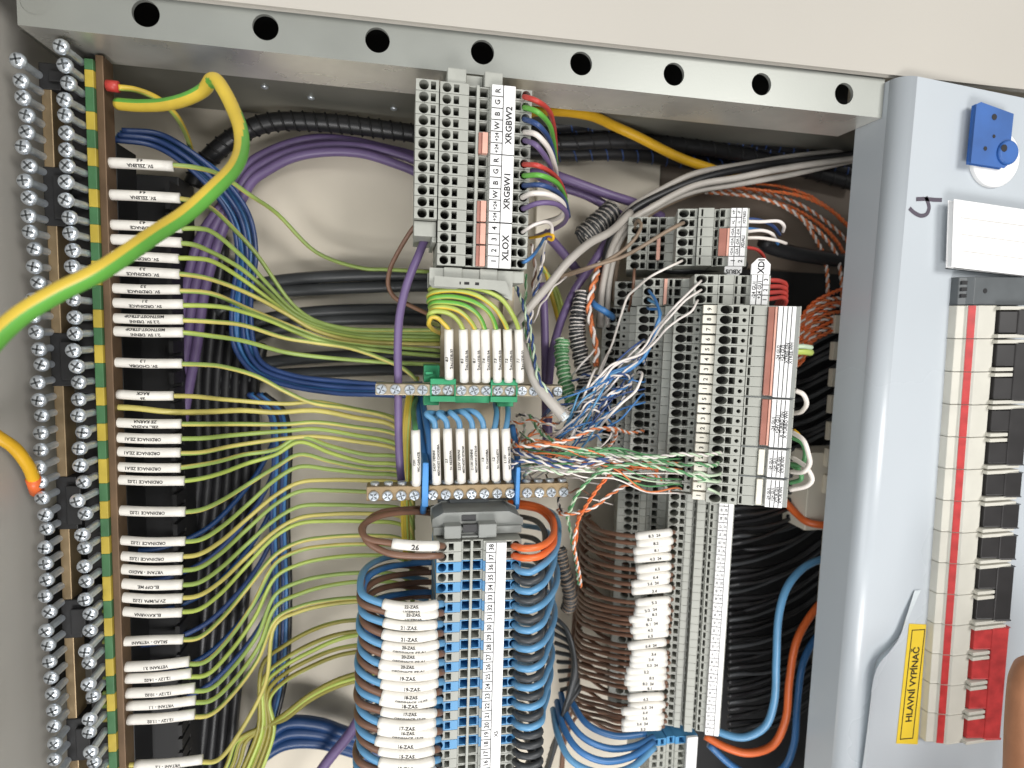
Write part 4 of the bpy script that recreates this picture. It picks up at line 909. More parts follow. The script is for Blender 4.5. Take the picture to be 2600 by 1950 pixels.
# black wires fanning to the right of the narrow strip
for k in range(34):
    y = 1290+k*17.5; s_ = R.uniform(-10, 10)
    wire('black_wire', 'black wire fanning out right of the narrow strip', 'wire', [(1850, y+4, 62), (1880, y, 60+R.uniform(0, 12)), (1940, y-10+s_, 70+R.uniform(0, 12)), (2020, y-40+s_*2, 86), (2090, y-90+s_*2, 98), (2160, y-150, 104)], 1.5, 'black' if k % 4 else 'soft', 'black wires right of the narrow strip', 6)
for k in range(24):
    y = 800+k*21; s_ = R.uniform(-14, 14)
    wire('black_wire', 'black wire in the dark space right of the large strip', 'wire', [(2000, y+30, 84), (2050, y+14+s_, 86), (2090, y-6+s_, 92), (2150, y-34, 98), (2210, y-60, 104)], 1.9, 'black' if k % 3 else 'soft', 'black wires right of the large strip', 6)
c0, c1 = P(1840, 760, 108), P(2230, 1980, 108)
dt = thing('wiring_duct', 'black slotted wiring duct upright behind the black wires on the right', 'wiring duct', (c0.x, 108, 0))
mb = MB(); mb.box(c0.x, c1.x+60, 108, 114, c1.z-60, P(2000, 690, 108).z); mb.build('base', 'duct', dt)
bx0, bx1 = P(2122, 800, 62).x, P(2210, 800, 62).x
bt = thing('wiring_duct', 'beige slotted duct with open fingers along the edge of the cover panel', 'wiring duct', (bx0, 62, 0))
y = 800
while y < 1240:
    mb = MB(); dx = (y-800)*-.055; a, b = P(2122+dx, y, 62), P(2122+dx, y+46, 62); mb.box(a.x, a.x+30, 62, 66, b.z, a.z); mb.build('finger', 'back', bt, bevel=.4); y += 68
mb = MB(); a, b = P(2058, 1150, 66), P(2110, 1345, 66); mb.box(a.x, a.x+40, 66, 92, b.z, a.z); mb.build('base', 'back', bt, bevel=.6)
mb = MB(); a, b = P(2102, 1330, 70), P(2110, 1700, 70); mb.box(a.x+4, a.x+34, 70, 80, b.z, a.z); mb.build('side_rail', 'back', bt, bevel=.6)

# blue and orange cables at the lower right
wire('blue_cable', 'glossy pale blue cable bending down beside the cover panel', 'cable', [(2150, 1400, 66), (2097, 1416, 60), (2040, 1442, 54), (1998, 1492, 48), (1978, 1560, 44), (1971, 1680, 42), (1966, 1780, 42), (1942, 1845, 44), (1890, 1872, 48), (1840, 1864, 54), (1790, 1840, 62)], 2.5, 'lblue', None, 12)
wire('orange_cable', 'orange cable bending down beside the pale blue cable', 'cable', [(2160, 1480, 72), (2100, 1516, 66), (2056, 1566, 60), (2022, 1630, 54), (2004, 1730, 50), (1994, 1830, 50), (1962, 1892, 50), (1900, 1912, 52), (1840, 1896, 58), (1790, 1868, 66)], 2.6, 'orange', None, 12)
wire('blue_cable', 'blue cable outside the orange cable at the lower right', 'cable', [(2150, 1570, 80), (2080, 1610, 74), (2040, 1680, 66), (2024, 1790, 60), (2016, 1890, 58), (1990, 1950, 58), (1930, 1975, 58), (1860, 1945, 60), (1800, 1890, 66)], 2.4, 'blue', None, 12)
wire('orange_cable', 'short orange cable crossing under the beige duct to the panel', 'cable', [(1990, 1270, 84), (2022, 1304, 74), (2052, 1326, 64), (2100, 1334, 58), (2160, 1330, 60)], 2.6, 'orange', None, 12)
wire('black_cable', 'thick black cable ending in the shade beside the XBUS strip', 'cable', [(1940, 612, 80), (1952, 624, 82), (2010, 642, 84), (2090, 655, 88), (2200, 670, 92)], 5.2, 'black', None, 14)
wire('black_cable', 'black cable passing between the XBUS and XDI strips', 'cable', [(1650, 676, 50), (1720, 686, 36), (1790, 682, 30), (1850, 676, 32), (1890, 672, 40)], 2.6, 'black', None, 10)

# ------------------------------------------------------------------ coloured wires of the upper strip
g = lambda p: p
RG = [('red_wire', 'red', 'top red wire at the mark R of XRGBW2', [(1328, 247, -5), (1336, 247, -18), (1362, 256, -22), (1390, 276, -14), (1404, 312, 4), (1410, 360, 30), (1412, 420, 60)]),
 ('green_wire', 'grn', 'top green wire at the mark G of XRGBW2', [(1328, 275, -5), (1336, 274, -18), (1364, 284, -24), (1392, 312, -16), (1405, 358, 4), (1412, 420, 34)]),
 ('blue_wire', 'dblue', 'top dark blue wire at the mark B of XRGBW2', [(1328, 303, -5), (1336, 304, -18), (1364, 316, -24), (1390, 346, -16), (1406, 398, 6), (1414, 450, 36)]),
 ('white_wire', 'whitew', 'top white wire at the mark W of XRGBW2', [(1328, 338, -5), (1337, 336, -18), (1362, 342, -25), (1390, 372, -20), (1408, 418, -4), (1413, 455, 20), (1412, 500, 50)]),
 ('purple_wire', 'purple', 'top purple wire under the white wire of XRGBW2', [(1328, 358, -5), (1337, 358, -18), (1360, 368, -24), (1386, 400, -18), (1402, 440, -2), (1410, 490, 30)]),
 ('red_wire', 'red', 'lower red wire at the mark R of XRGBW1', [(1328, 418, -5), (1336, 418, -18), (1364, 420, -24), (1398, 438, -16), (1422, 464, 0), (1436, 500, 26)]),
 ('green_wire', 'grn', 'lower green wire at the mark G of XRGBW1', [(1328, 446, -5), (1336, 446, -18), (1370, 445, -25), (1408, 460, -18), (1430, 490, 0), (1440, 530, 30)]),
 ('blue_wire', 'dblue', 'lower dark blue wire at the mark B of XRGBW1', [(1328, 471, -5), (1336, 471, -18), (1374, 470, -25), (1412, 486, -18), (1434, 512, 0), (1444, 550, 30)]),
 ('white_wire', 'whitew', 'lower white wire curling back from the mark W of XRGBW1', [(1322, 503, -4), (1330, 500, -18), (1352, 491, -26), (1390, 493, -26), (1424, 510, -18), (1433, 534, -6), (1418, 552, 10), (1380, 564, 30), (1340, 575, 50)]),
 ('purple_wire', 'purple', 'lower purple wire curling back from XRGBW1', [(1326, 530, -4), (1334, 528, -18), (1366, 516, -24), (1405, 516, -22), (1436, 536, -10), (1436, 560, 6), (1410, 580, 26), (1360, 600, 50)]),
 ('white_wire', 'pairw', 'thin white wire arching from XLOX terminal 4', [(1324, 592, -5), (1332, 586, -18), (1354, 572, -22), (1384, 563, -20), (1400, 572, -14), (1402, 596, -8)]),
 ('blue_wire', 'blue', 'thin blue wire in XLOX terminal 1', [(1326, 664, -6), (1334, 664, -17), (1348, 654, -16), (1368, 628, 0), (1384, 600, 20)])]
for n_, c, l_, pts in RG: wire(n_, l_, 'wire', pts, 1.25 if c not in ('pairw', 'blue') else .85, c)
wire('yellow_wire', 'tiny yellow wire loop below the thin white XLOX wire', 'wire', [(1345, 604, 10), (1372, 600, 0), (1396, 594, -8), (1405, 600, -10), (1402, 609, -8), (1392, 606, -6)], .8, 'cyel')

# ------------------------------------------------------------------ grey cables
wire('grey_cable', 'pale grey cable slanting up from the sleeves towards the right', 'cable', [(1286, 850, 30), (1315, 816, 20), (1355, 768, 12), (1398, 718, 10), (1440, 667, 12), (1493, 620, 20), (1550, 588, 34), (1600, 540, 52)], 2.3, 'wgrey', None, 12)
t = thing('stripped_cable', 'stripped end of a pale grey network cable hanging beside the green bar', 'cable', P(1318, 860, 18))
mb = MB(); mb.tube(pp([(1310, 820, 30), (1322, 868, 16), (1340, 925, 6), (1368, 982, 0), (1400, 1022, -4), (1434, 1060, -6)]), 2.9, 12, 6, caps=False); mb.build('sheath', 'wgrey', t, None, True)
mb = MB(); mb.tube(pp([(1426, 1050, -6), (1437, 1063, -6.5)]), 2.5, 12, 1); mb.build('clear_end', 'film', t, None, True)
g = region(1400, 150, 2.765)
for k, (c, r_, pts) in enumerate((('wgrey', 1.9, [(2240, 600, 96), (2110, 632, 90), (1650, 690, 76), (1350, 740, 70), (1000, 806, 66), (780, 910, 64), (540, 1060, 62), (440, 1220, 62), (410, 1450, 64), (400, 1700, 66), (398, 1880, 70)]),
    ('black', 2.4, [(2240, 640, 90), (2110, 668, 84), (1500, 745, 68), (1100, 825, 60), (800, 938, 56), (540, 1085, 54), (420, 1260, 54), (370, 1460, 56), (350, 1700, 58), (340, 1880, 64)]),
    ('wgrey', 2.1, [(2240, 680, 86), (2110, 700, 80), (1600, 772, 64), (1300, 835, 58), (1000, 892, 54), (700, 1045, 50), (520, 1165, 50), (430, 1310, 52), (385, 1460, 54), (350, 1660, 56), (345, 1880, 60)]),
    ('wgrey', 1.9, [(2240, 690, 92), (2110, 715, 86), (1700, 806, 72), (1300, 880, 64), (1000, 930, 60), (760, 1030, 56), (560, 1170, 54), (470, 1300, 54), (420, 1480, 56), (395, 1660, 58), (390, 1880, 62)]),
    ('tan', 1.8, [(2240, 630, 98), (2110, 650, 94), (1600, 800, 80), (1250, 880, 72), (950, 960, 66), (700, 1080, 62), (540, 1220, 60), (480, 1350, 60), (450, 1500, 62), (440, 1700, 64)]))):
    wire('black_cable' if c == 'black' else 'grey_cable', ('upper pale grey cable', 'black cable', 'nearest pale grey cable', 'lower pale grey cable', 'brownish grey cable')[k]+' in the bundle sweeping from the panel round to the strips', 'cable', g(pts), r_, c, None, 10)
wire('brown_wire', 'grey-brown wire reaching across to the second entry of the XBUS strip', 'wire', [(1400, 710, 40), (1445, 694, 30), (1500, 677, 20), (1581, 652, 14), (1636, 622, 6), (1690, 589, 2), (1728, 569, 4), (1736, 566, 18)], 1.05, 'tan')
wire('brown_wire', 'grey-brown wire looping over the upper left corner of the XBUS strip', 'wire', [(1420, 706, 44), (1470, 690, 36), (1527, 668, 30), (1581, 636, 30), (1614, 603, 30), (1628, 572, 32), (1620, 560, 36), (1612, 572, 44), (1612, 585, 52)], 1.05, 'tan')
wire('brown_wire', 'short brown wire dropping from the lowest XBUS entry to the strip below', 'wire', [(1612, 684, 50), (1610, 690, 38), (1609, 715, 36), (1606, 745, 42), (1596, 790, 54)], .9, 'brown')
wire('white_wire', 'long white wire from the last XBUS entry down past the number columns', 'wire', [(1733, 661, 18), (1726, 665, 8), (1690, 682, 4), (1652, 702, 8), (1617, 731, 20), (1594, 753, 28), (1577, 801, 34), (1565, 840, 36), (1552, 880, 36), (1527, 930, 34), (1508, 985, 28), (1494, 1040, 20)], .68, 'whitew')
g = region(1500, 650, 3.6875)
for k, pts in enumerate(([(1030, 232, 6), (1020, 245, -8), (900, 360, -12), (780, 480, -10), (680, 600, -4), (580, 720, 2), (510, 840, 6), (400, 945, 8), (200, 1015, 6), (70, 1140, 6), (-40, 1260, 10)],
    [(1030, 322, 6), (1020, 326, -8), (880, 420, -12), (760, 550, -10), (660, 660, -4), (600, 760, 2), (540, 850, 6), (440, 935, 8), (300, 985, 8), (160, 1080, 8), (40, 1200, 10)],
    [(1004, 418, 6), (992, 430, -8), (940, 520, -12), (820, 595, -10), (700, 690, -6), (630, 775, 0), (540, 865, 4), (480, 915, 6), (240, 1010, 6), (110, 1170, 8), (-10, 1320, 12)])):
    wire('white_wire', '%s of the three white wires slanting out of the XDI strip' % ('upper', 'middle', 'lower')[k], 'wire', g(pts), .62, 'pairw')
for k in range(3):
    pts = [(545-k*6, 320+k*82, 34), (556, 340+k*78, 22), (600+k*14, 400+k*50, 16), (640+k*6, 520+k*12, 10), (640-k*12, 640, 8), (590, 760, 8), (550-k*10, 860, 8), (480, 970, 8), (340, 1040+k*20, 8), (190, 1090+k*20, 8), (30, 1190+k*22, 10)]
    wire('blue_wire', '%s blue wire curving from the XDI strip into the blue and white tangle' % NTH[k], 'wire', g(pts), .85, 'blue' if k != 1 else 'lblue')
wire('blue_wire', 'thick blue wire poking into the top left entry of the large strip', 'wire', [(1500, 765, 50), (1515, 778, 44), (1535, 790, 42), (1552, 802, 48), (1556, 806, 64)], 2.0, 'blue')

# ------------------------------------------------------------------ twisted pairs
def pair(label, pts, c1, c2, r=.62, pitch=9.5, group=None, name='twisted_pair', loose=1.0):
    p = catmull(pp(pts), 10); fs = frames(p); t = thing(name, label, 'twisted pair', p[0], group)
    d = [0]
    for a, b in zip(p, p[1:]): d.append(d[-1]+(b-a).length)
    ph = R.uniform(0, 6)
    for s_, c in ((0, c1), (math.pi, c2)):
        q = [p[i]+(fs[i][1]*math.cos(d[i]/pitch*2*math.pi+s_+ph)+fs[i][2]*math.sin(d[i]/pitch*2*math.pi+s_+ph))*r*1.05*loose for i in range(len(p))]
        mb = MB(); mb.tube(q, r, 6, 1); mb.build('conductor', c, t, None, True)
    return t
g = region(1250, 850, 4.74)
BW = [('blue and white pair rising highest towards the second number column', [(960, 560, 30), (1130, 480, 22), (1300, 500, 14), (1450, 372, 10), (1660, 300, 10), (1800, 240, 16), (1850, 300, 30)]),
 ('blue and white pair arching to the third entry of the tangle', [(940, 700, 34), (1180, 650, 20), (1330, 640, 12), (1450, 512, 8), (1600, 425, 8), (1770, 300, 14), (1840, 360, 34)]),
 ('blue and white pair crossing the middle of the tangle', [(1000, 820, 34), (1130, 770, 22), (1300, 655, 12), (1450, 500, 6), (1560, 480, 4), (1660, 530, 10), (1650, 660, 24)]),
 ('blue and white pair looping low beside the first number column', [(1180, 960, 30), (1262, 850, 16), (1320, 770, 8), (1400, 740, 4), (1640, 600, 6), (1690, 470, 14)]),
 ('short blue and white pair hanging at the foot of the tangle', [(1270, 980, 26), (1312, 910, 12), (1380, 770, 4), (1440, 690, 4), (1560, 620, 16), (1560, 600, 50)]),
 ('long blue and white pair rising from the loose strands to the right', [(960, 1220, 20), (1100, 1150, 14), (1250, 1060, 8), (1400, 940, 4), (1550, 820, 4), (1585, 700, 16), (1570, 660, 50)])]
for k, (l_, pts) in enumerate(BW): pair(l_, g(pts), 'pairw', 'blue' if k % 2 else 'dblue', .54, 10)
wire('white_wire', 'single white wire with a hooked end above the blue and white tangle', 'wire', g([(1290, 1110, 14), (1330, 1060, 8), (1430, 950, 2), (1560, 820, -2), (1720, 680, -4), (1780, 560, -4), (1803, 475, 0), (1770, 448, 10), (1750, 460, 24)]), .75, 'whitew')
wire('white_wire', 'white wire climbing beside the orange twisted cable', 'wire', g([(1040, 905, 14), (1110, 720, 8), (1160, 590, 8), (1230, 430, 14), (1260, 405, 20)]), .7, 'whitew')
wire('white_wire', 'thin white wire crossing the coiled wires', 'wire', g([(960, 490, 36), (1010, 430, 30), (1090, 335, 28), (1170, 255, 30), (1235, 175, 36)]), .6, 'pairw')
g = region(1250, 550, 4.74)
pair('green and white pair hanging between the grey cable and last sleeve', g([(262, 770, 30), (300, 870, 24), (368, 1050, 14), (420, 1240, 10), (470, 1420, 8), (500, 1640, 6), (520, 1780, 2), (560, 1950, -2), (700, 2150, -4), (830, 2330, -6)]), 'lgreen', 'dblue', .62, 11)
pair('second green pair hanging beside the upper middle strip', g([(400, 690, 44), (405, 900, 46), (385, 1080, 46), (380, 1300, 40), (420, 1500, 34), (470, 1700, 30), (560, 1860, 26)]), 'lgreen', 'pgreen', .5, 12)
pair('brown and white pair dropping from XLOX terminal 2', g([(478, 330, 20), (500, 480, 22), (515, 640, 24), (490, 820, 28), (500, 980, 32), (470, 1180, 34), (440, 1320, 36)]), 'brown', 'pairw', .6, 12)
pair('blue and white pair dropping from XLOX terminal 1', g([(620, 420, 16), (575, 690, 20), (540, 840, 26), (480, 1050, 30), (470, 1200, 30), (440, 1330, 30), (430, 1520, 30)]), 'pairw', 'dblue', .62, 11)
wire('white_wire', 'thin white wire hooked over the grey cable from XLOX', 'wire', g([(1880, 200, 60), (890, 720, 40), (800, 800, 30), (740, 840, 26), (690, 920, 24), (650, 985, 26), (580, 1060, 30), (540, 1180, 34), (490, 1280, 40)][1:]), .6, 'pairw')
wire('white_wire', 'thin white wire hanging from the small yellow loop', 'wire', g([(650, 290, -4), (618, 400, 6), (600, 560, 16), (572, 700, 24)]), .55, 'pairw')
for k in range(3):
    wire('earth_wire', 'olive wire seen behind the grey cable between purple cables', 'wire', g([(600, 600, 84), (650, 680, 84), (700-k*10+k*50, 900, 82), (760+k*40, 1120, 82), (800+k*10, 1280, 86)]), 1.5, ('yel', 'olive', 'olive')[k], 'olive wires behind the grey cable')
pair('upright orange and white pair left of the large strip', g([(1290, 560, 56), (1250, 680, 48), (1195, 880, 44), (1162, 1100, 42), (1185, 1290, 40), (1235, 1480, 38), (1260, 1640, 36), (1240, 1760, 34)]), 'copper', 'pairw', .95, 13)
pair('second upright orange pair left of the large strip', g([(1310, 600, 60), (1230, 800, 54), (1190, 1010, 50), (1180, 1200, 48), (1210, 1400, 46), (1250, 1600, 44), (1250, 1800, 40)]), 'copper', 'copper', .9, 12)
g = region(1300, 1050, 3.687)
HP = [('topmost orange and white pair running level to the large strip', [(-60, 200, 20), (0, 262, 8), (60, 300, -2), (250, 300, -8), (450, 270, -10), (620, 212, -8), (750, 152, -6), (950, 140, 4), (1100, 180, 20), (1225, 160, 30), (1215, 140, 40)], 'copper', 'pairw'),
 ('orange pair dropping from the topmost pair to the first column', [(860, 140, 2), (950, 160, 4), (972, 205, 14), (920, 290, 30), (880, 340, 56)], 'copper', 'pairw'),
 ('uppermost green and white pair running level to the large strip', [(160, 10, 30), (270, 180, 10), (370, 240, 0), (480, 320, -8), (560, 345, -12), (650, 340, -14), (800, 332, -14), (1020, 352, -14), (1100, 388, -14), (1290, 405, -12), (1420, 440, -8), (1530, 470, 4)], 'lgreen', 'pgreen'),
 ('pale pair ending in the fourth number column', [(900, 390, -16), (1150, 412, -20), (1400, 402, -24), (1550, 380, -28), (1780, 390, -30), (1930, 372, -24), (1950, 362, -12)], 'pairw', 'lgreen'),
 ('green and white pair crossing the middle of the fan', [(560, 440, -6), (700, 402, -12), (900, 392, -16), (1150, 412, -18), (1300, 440, -20), (1500, 472, -22), (1600, 482, -26), (1720, 470, -30), (1860, 490, -30), (1945, 452, -14)], 'lgreen', 'pgreen'),
 ('blue and white pair at the left of the level fan', [(-30, 330, 6), (60, 362, -2), (200, 402, -10), (450, 442, -14), (650, 432, -16), (850, 440, -18), (1100, 452, -18), (1250, 470, -14)], 'pairw', 'dblue'),
 ('second blue and white pair at the left of the level fan', [(0, 520, 4), (10, 470, -6), (70, 445, -10), (250, 452, -14), (400, 490, -16), (600, 500, -18), (760, 452, -18), (900, 418, -18), (1050, 440, -16)], 'pairw', 'dblue'),
 ('brown and white pair weaving through the level fan', [(20, 380, 10), (200, 390, 0), (420, 450, -8), (620, 470, -14), (760, 500, -16), (880, 440, -18), (1050, 440, -20), (1200, 470, -18), (1330, 510, -8)], 'tan', 'pairw'),
 ('long green pair sweeping up from below into the fan', [(520, 960, 4), (550, 890, -4), (600, 770, -10), (700, 642, -14), (800, 560, -18), (950, 502, -20), (1150, 472, -22), (1400, 512, -26), (1600, 552, -30), (1750, 600, -32), (1930, 640, -24)], 'lgreen', 'pgreen'),
 ('orange pair rising steeply to the middle of the fan', [(560, 1280, 20), (600, 1180, 8), (620, 1000, -4), (720, 822, -10), (850, 642, -14), (950, 552, -14), (1150, 512, -10), (1330, 520, 0), (1360, 560, 20)], 'copper', 'orange'),
 ('orange and white pair slanting under the fan', [(430, 900, 20), (470, 940, 4), (600, 930, -4), (760, 880, -10), (900, 772, -12), (1050, 682, -10), (1200, 622, -4), (1330, 580, 4), (1420, 640, 16), (1480, 740, 30)], 'copper', 'pairw'),
 ('orange pair hanging below the junction of the fan', [(640, 900, -4), (600, 1080, 0), (578, 1210, 4), (600, 1350, 10), (630, 1500, 18), (645, 1620, 26)], 'copper', 'pairw'),
 ('green pair hanging beside the orange one below the fan', [(600, 780, -4), (535, 900, 0), (520, 970, 4), (550, 1120, 8), (565, 1220, 10), (600, 1400, 16), (625, 1600, 26)], 'lgreen', 'pgreen'),
 ('low pale pair curving over the right end of the brass bar', [(110, 590, 12), (150, 545, 0), (210, 522, -8), (350, 530, -12), (480, 562, -14), (650, 525, -14), (800, 545, -10), (950, 600, 0)], 'pairw', 'lgreen')]
for l_, pts, c1, c2 in HP: pair(l_, g(pts), c1, c2, .56, 9)
for k, pts in enumerate(([(1690, 560, -28), (1760, 548, -30), (1830, 580, -32), (1930, 572, -28), (1955, 545, -12)], [(1740, 640, -28), (1800, 630, -30), (1920, 640, -26), (1950, 610, -10)], [(1830, 700, -28), (1880, 722, -28), (1945, 752, -18), (1960, 730, -8)])):
    wire('white_wire', '%s short white wire end reaching the fourth number column' % NTH[k], 'wire', g(pts), .7, 'lgreen')
for k, (pts, c) in enumerate((([(-30, 60, 30), (60, 90, 24), (200, 60, 22), (330, 100, 20), (440, 90, 26)], 'copper'), ([(-20, 110, 40), (40, 160, 30), (60, 240, 26), (30, 330, 30)], 'copper'), ([(90, 40, 36), (120, 140, 30), (80, 240, 34)], 'lgreen'), ([(200, 160, 34), (160, 220, 30), (200, 320, 30), (230, 420, 36)], 'tan'),
      ([(300, 340, 30), (330, 420, 26), (400, 400, 20), (480, 460, 26)], 'brown'), ([(40, 20, 44), (90, 10, 38), (180, 30, 34), (300, 90, 30)], 'pairw'), ([(440, 740, 30), (436, 800, 24), (450, 880, 16), (500, 940, 10)], 'pairw'), ([(-10, 250, 44), (70, 330, 40), (180, 360, 38), (300, 330, 36)], 'copper'), ([(260, 120, 44), (330, 200, 40), (420, 230, 36), (560, 210, 36)], 'brown'))):
    pair('loose %s strand in the knot of pairs right of the lower sleeves, %s' % ({'copper': 'orange', 'lgreen': 'green', 'tan': 'pale brown', 'brown': 'brown', 'pairw': 'white'}[c], ('upper', 'left', 'short', 'middle', 'lowest', 'topmost', 'hanging', 'deep', 'inner')[k]), g(pts), c, 'pairw' if c != 'pairw' else 'soft', .5, 8)

# many hair-thin single strands fanning into the large strip
for k in range(34):
    tx, ty, tY = R.choice(((1553, R.uniform(860, 1090), 58), (1637, R.uniform(860, 1040), 32), (1560, R.uniform(930, 1110), 40)))
    sx0, sy0 = R.uniform(1400, 1500), R.uniform(1010, 1150); mx, my = sx0*.5+tx*.5+R.uniform(-20, 20), sy0*.5+ty*.5+R.uniform(-34, 14)
    c = R.choice(('pairw', 'pairw', 'pairw', 'blue', 'blue', 'dblue', 'lblue'))
    wire('thin_wire', 'hair-thin %s strand in the tangle left of the large strip' % ('white' if c == 'pairw' else 'blue'), 'wire', [(sx0-30, sy0+R.uniform(-10, 40), 34), (sx0, sy0, R.uniform(10, 26)), ((sx0+mx)/2, (sy0+my)/2+R.uniform(-10, 10), R.uniform(4, 16)), (mx, my, R.uniform(2, 14)), ((mx+tx)/2, (my+ty)/2-R.uniform(0, 14), R.uniform(4, 16)), (tx-8, ty+R.uniform(-4, 10), tY-22), (tx, ty, tY)],
         R.uniform(.42, .6), c, 'hair-thin %s strands of the tangle' % ('white' if c == 'pairw' else 'blue'), 6)
for k in range(30):
    c = R.choice(('copper', 'copper', 'pairw', 'pairw', 'lgreen', 'pgreen', 'brown', 'tan', 'blue')); x, y = R.uniform(1300, 1440), R.uniform(1060, 1240)
    pts = [(x, y, R.uniform(20, 44))]
    for i in range(4): x += R.uniform(10, 44); y += R.uniform(-26, 24); pts.append((x, y, R.uniform(0, 36)))
    cn = {'copper': 'orange', 'pairw': 'white', 'lgreen': 'green', 'pgreen': 'green', 'brown': 'brown', 'tan': 'brown', 'blue': 'blue'}[c]
    wire('thin_wire', 'loose %s strand in the knot of wires right of the lower upright sleeves' % cn, 'wire', pts, R.uniform(.4, .55), c, 'loose %s strands in the knot' % cn, 6)
for k in range(12):
    c = R.choice(('lgreen', 'pairw', 'pgreen', 'copper')); y = 1165+R.uniform(-40, 40); ty = 1150+k*9
    cn = {'copper': 'orange', 'pairw': 'white', 'lgreen': 'green', 'pgreen': 'green'}[c]
    wire('thin_wire', 'thin %s strand of the level fan reaching into the large strip' % cn, 'wire', [(1320+R.uniform(-20, 30), y, 10), (1400, y+R.uniform(-14, 14), -8), (1480, y*.7+ty*.3+R.uniform(-14, 14), -14), (1560, (y+ty)/2+R.uniform(-12, 12), -16), (1640, ty+R.uniform(-8, 8), -14), (1715, ty+R.uniform(-4, 8), -8), (1733, ty+4, 8)], R.uniform(.42, .55), c, 'thin %s strands of the level fan' % cn, 6)

# orange pairs at the top right
g = region(1400, 150, 2.765)
OP = [[(1000, 925, 100), (1150, 940, 98), (1400, 962, 94), (1600, 1020, 90), (1750, 1110, 88), (1900, 1232, 86), (2000, 1372, 86), (2040, 1600, 86), (2040, 1760, 88)], [(1050, 905, 104), (1250, 902, 102), (1500, 922, 98), (1750, 962, 96), (1950, 1052, 92), (2090, 1182, 92), (2180, 1330, 96)],
 [(1150, 880, 108), (1300, 872, 106), (1600, 895, 102), (1850, 982, 98), (2060, 1152, 98), (2180, 1280, 102)], [(1600, 1010, 94), (1750, 1112, 90), (1850, 1252, 88), (1920, 1402, 88), (1940, 1600, 88), (1930, 1760, 88)], [(1050, 930, 102), (1300, 950, 98), (1560, 1000, 96), (1760, 1080, 94), (1930, 1200, 92), (2040, 1340, 92), (2090, 1520, 94)],
 [(1020, 905, 108), (1230, 915, 106), (1500, 942, 102), (1720, 1010, 100), (1900, 1120, 98), (2060, 1260, 98), (2160, 1420, 102)]]
for k, pts in enumerate(OP): pair('orange and white twisted pair arching above the black cable on the right, %s' % ('nearest', 'upper', 'topmost', 'falling steepest', 'second nearest', 'middle')[k], g(pts), 'copper', 'pairw' if k in (0, 3, 5) else 'orange', .82, 7.5)
for k in range(9):
    y = 742+k*12
    pair('orange pair in the bunch leaving the right edge of the large strip', [(2010+k, 850+k*10, 76), (2034, y+66+k*2, 72), (2062, y+30, 66), (2100, y+8, 64), (2150, y+R.uniform(-12, 4), 70), (2210, y-20, 80)], 'copper' if k % 3 else 'orange', 'pairw' if k % 2 else 'orange', .8, 8, 'orange pairs at the large strip')
for k, (c, pts) in enumerate((('dblue', [(1894, 556, 16), (1925, 558, 18), (1960, 572, 24), (1980, 596, 40)]), ('pairw', [(1894, 562, 16), (1930, 563, 16), (1978, 562, 18), (1990, 572, 20), (1988, 588, 30)]), ('blue', [(1894, 580, 17), (1930, 584, 20), (1960, 594, 28), (1975, 620, 44)]),
    ('pairw', [(1894, 588, 17), (1935, 585, 18), (1958, 592, 20), (1968, 606, 28)]), ('whitew', [(1894, 604, 18), (1930, 604, 18), (1970, 610, 22), (1996, 618, 34)]), ('red', [(1894, 628, 20), (1918, 632, 22), (1936, 646, 30), (1944, 668, 46)]))):
    wire({'dblue': 'blue_wire', 'blue': 'blue_wire', 'pairw': 'white_wire', 'whitew': 'white_wire', 'red': 'red_wire'}[c], '%s wire bending out of the XBUS strip on the right, %s from the top' % ({'dblue': 'dark blue', 'blue': 'blue', 'pairw': 'white', 'whitew': 'pinkish white', 'red': 'red'}[c], NTH[k]), 'wire', [(p[0], p[1], p[2]-11) for p in pts], .95, c)
for k in range(4):
    wire('red_wire', 'red wire bending out of the right side of the XDI strip, %s from the top' % NTH[k], 'wire', [(1946, 712+k*16, -9), (1968, 712+k*15, -8+k), (1988, 716+k*13, 2+k*2), (1996, 728+k*12, 22), (1988, 750+k*10, 40), (1970, 775+k*8, 60)], 1.25, 'red')
GL = [('whitew', 'white wire loop right of the large strip, uppermost', [(2020, 992, 10), (2038, 1000, 8), (2048, 1024, 10), (2036, 1044, 16), (2014, 1050, 26)]), ('whitew', 'large white wire loop at the lower right of the large strip', [(2012, 1098, 16), (2040, 1118, 8), (2052, 1150, 6), (2056, 1178, 6), (2040, 1198, 8), (2008, 1198, 16)]), ('whitew', 'lowest white wire loop at the foot of the large strip', [(2010, 1160, 20), (2050, 1190, 8), (2062, 1218, 6), (2048, 1234, 8), (2005, 1244, 14)]),
      ('pgreen', 'green wire loop inside the large white loop', [(2010, 1110, 20), (2038, 1126, 14), (2044, 1160, 14), (2034, 1180, 16), (2008, 1178, 22)]), ('cyel', 'short yellow wire above the large white loop', [(2016, 1094, 20), (2026, 1104, 16), (2034, 1122, 22)]), ('lgreen', 'pale green wire stub at the right edge of the large strip', [(2018, 880, 4), (2036, 879, 4), (2060, 882, 8)]), ('olive', 'yellow-green wire stub at the right edge of the large strip', [(2018, 892, 8), (2040, 892, 8), (2058, 895, 12)]), ('pgreen', 'lower green wire loop at the foot of the large strip', [(2008, 1180, 24), (2030, 1196, 18), (2034, 1216, 18), (2006, 1226, 24)])]
for c, l_, pts in GL: wire({'whitew': 'white_wire', 'pgreen': 'green_wire', 'cyel': 'yellow_wire', 'lgreen': 'green_wire', 'olive': 'green_wire'}[c], l_, 'wire', [(p[0], p[1], p[2]-(25 if 'stub' not in l_ else 14)) for p in pts], 1.3 if c != 'olive' else 2.0, c)

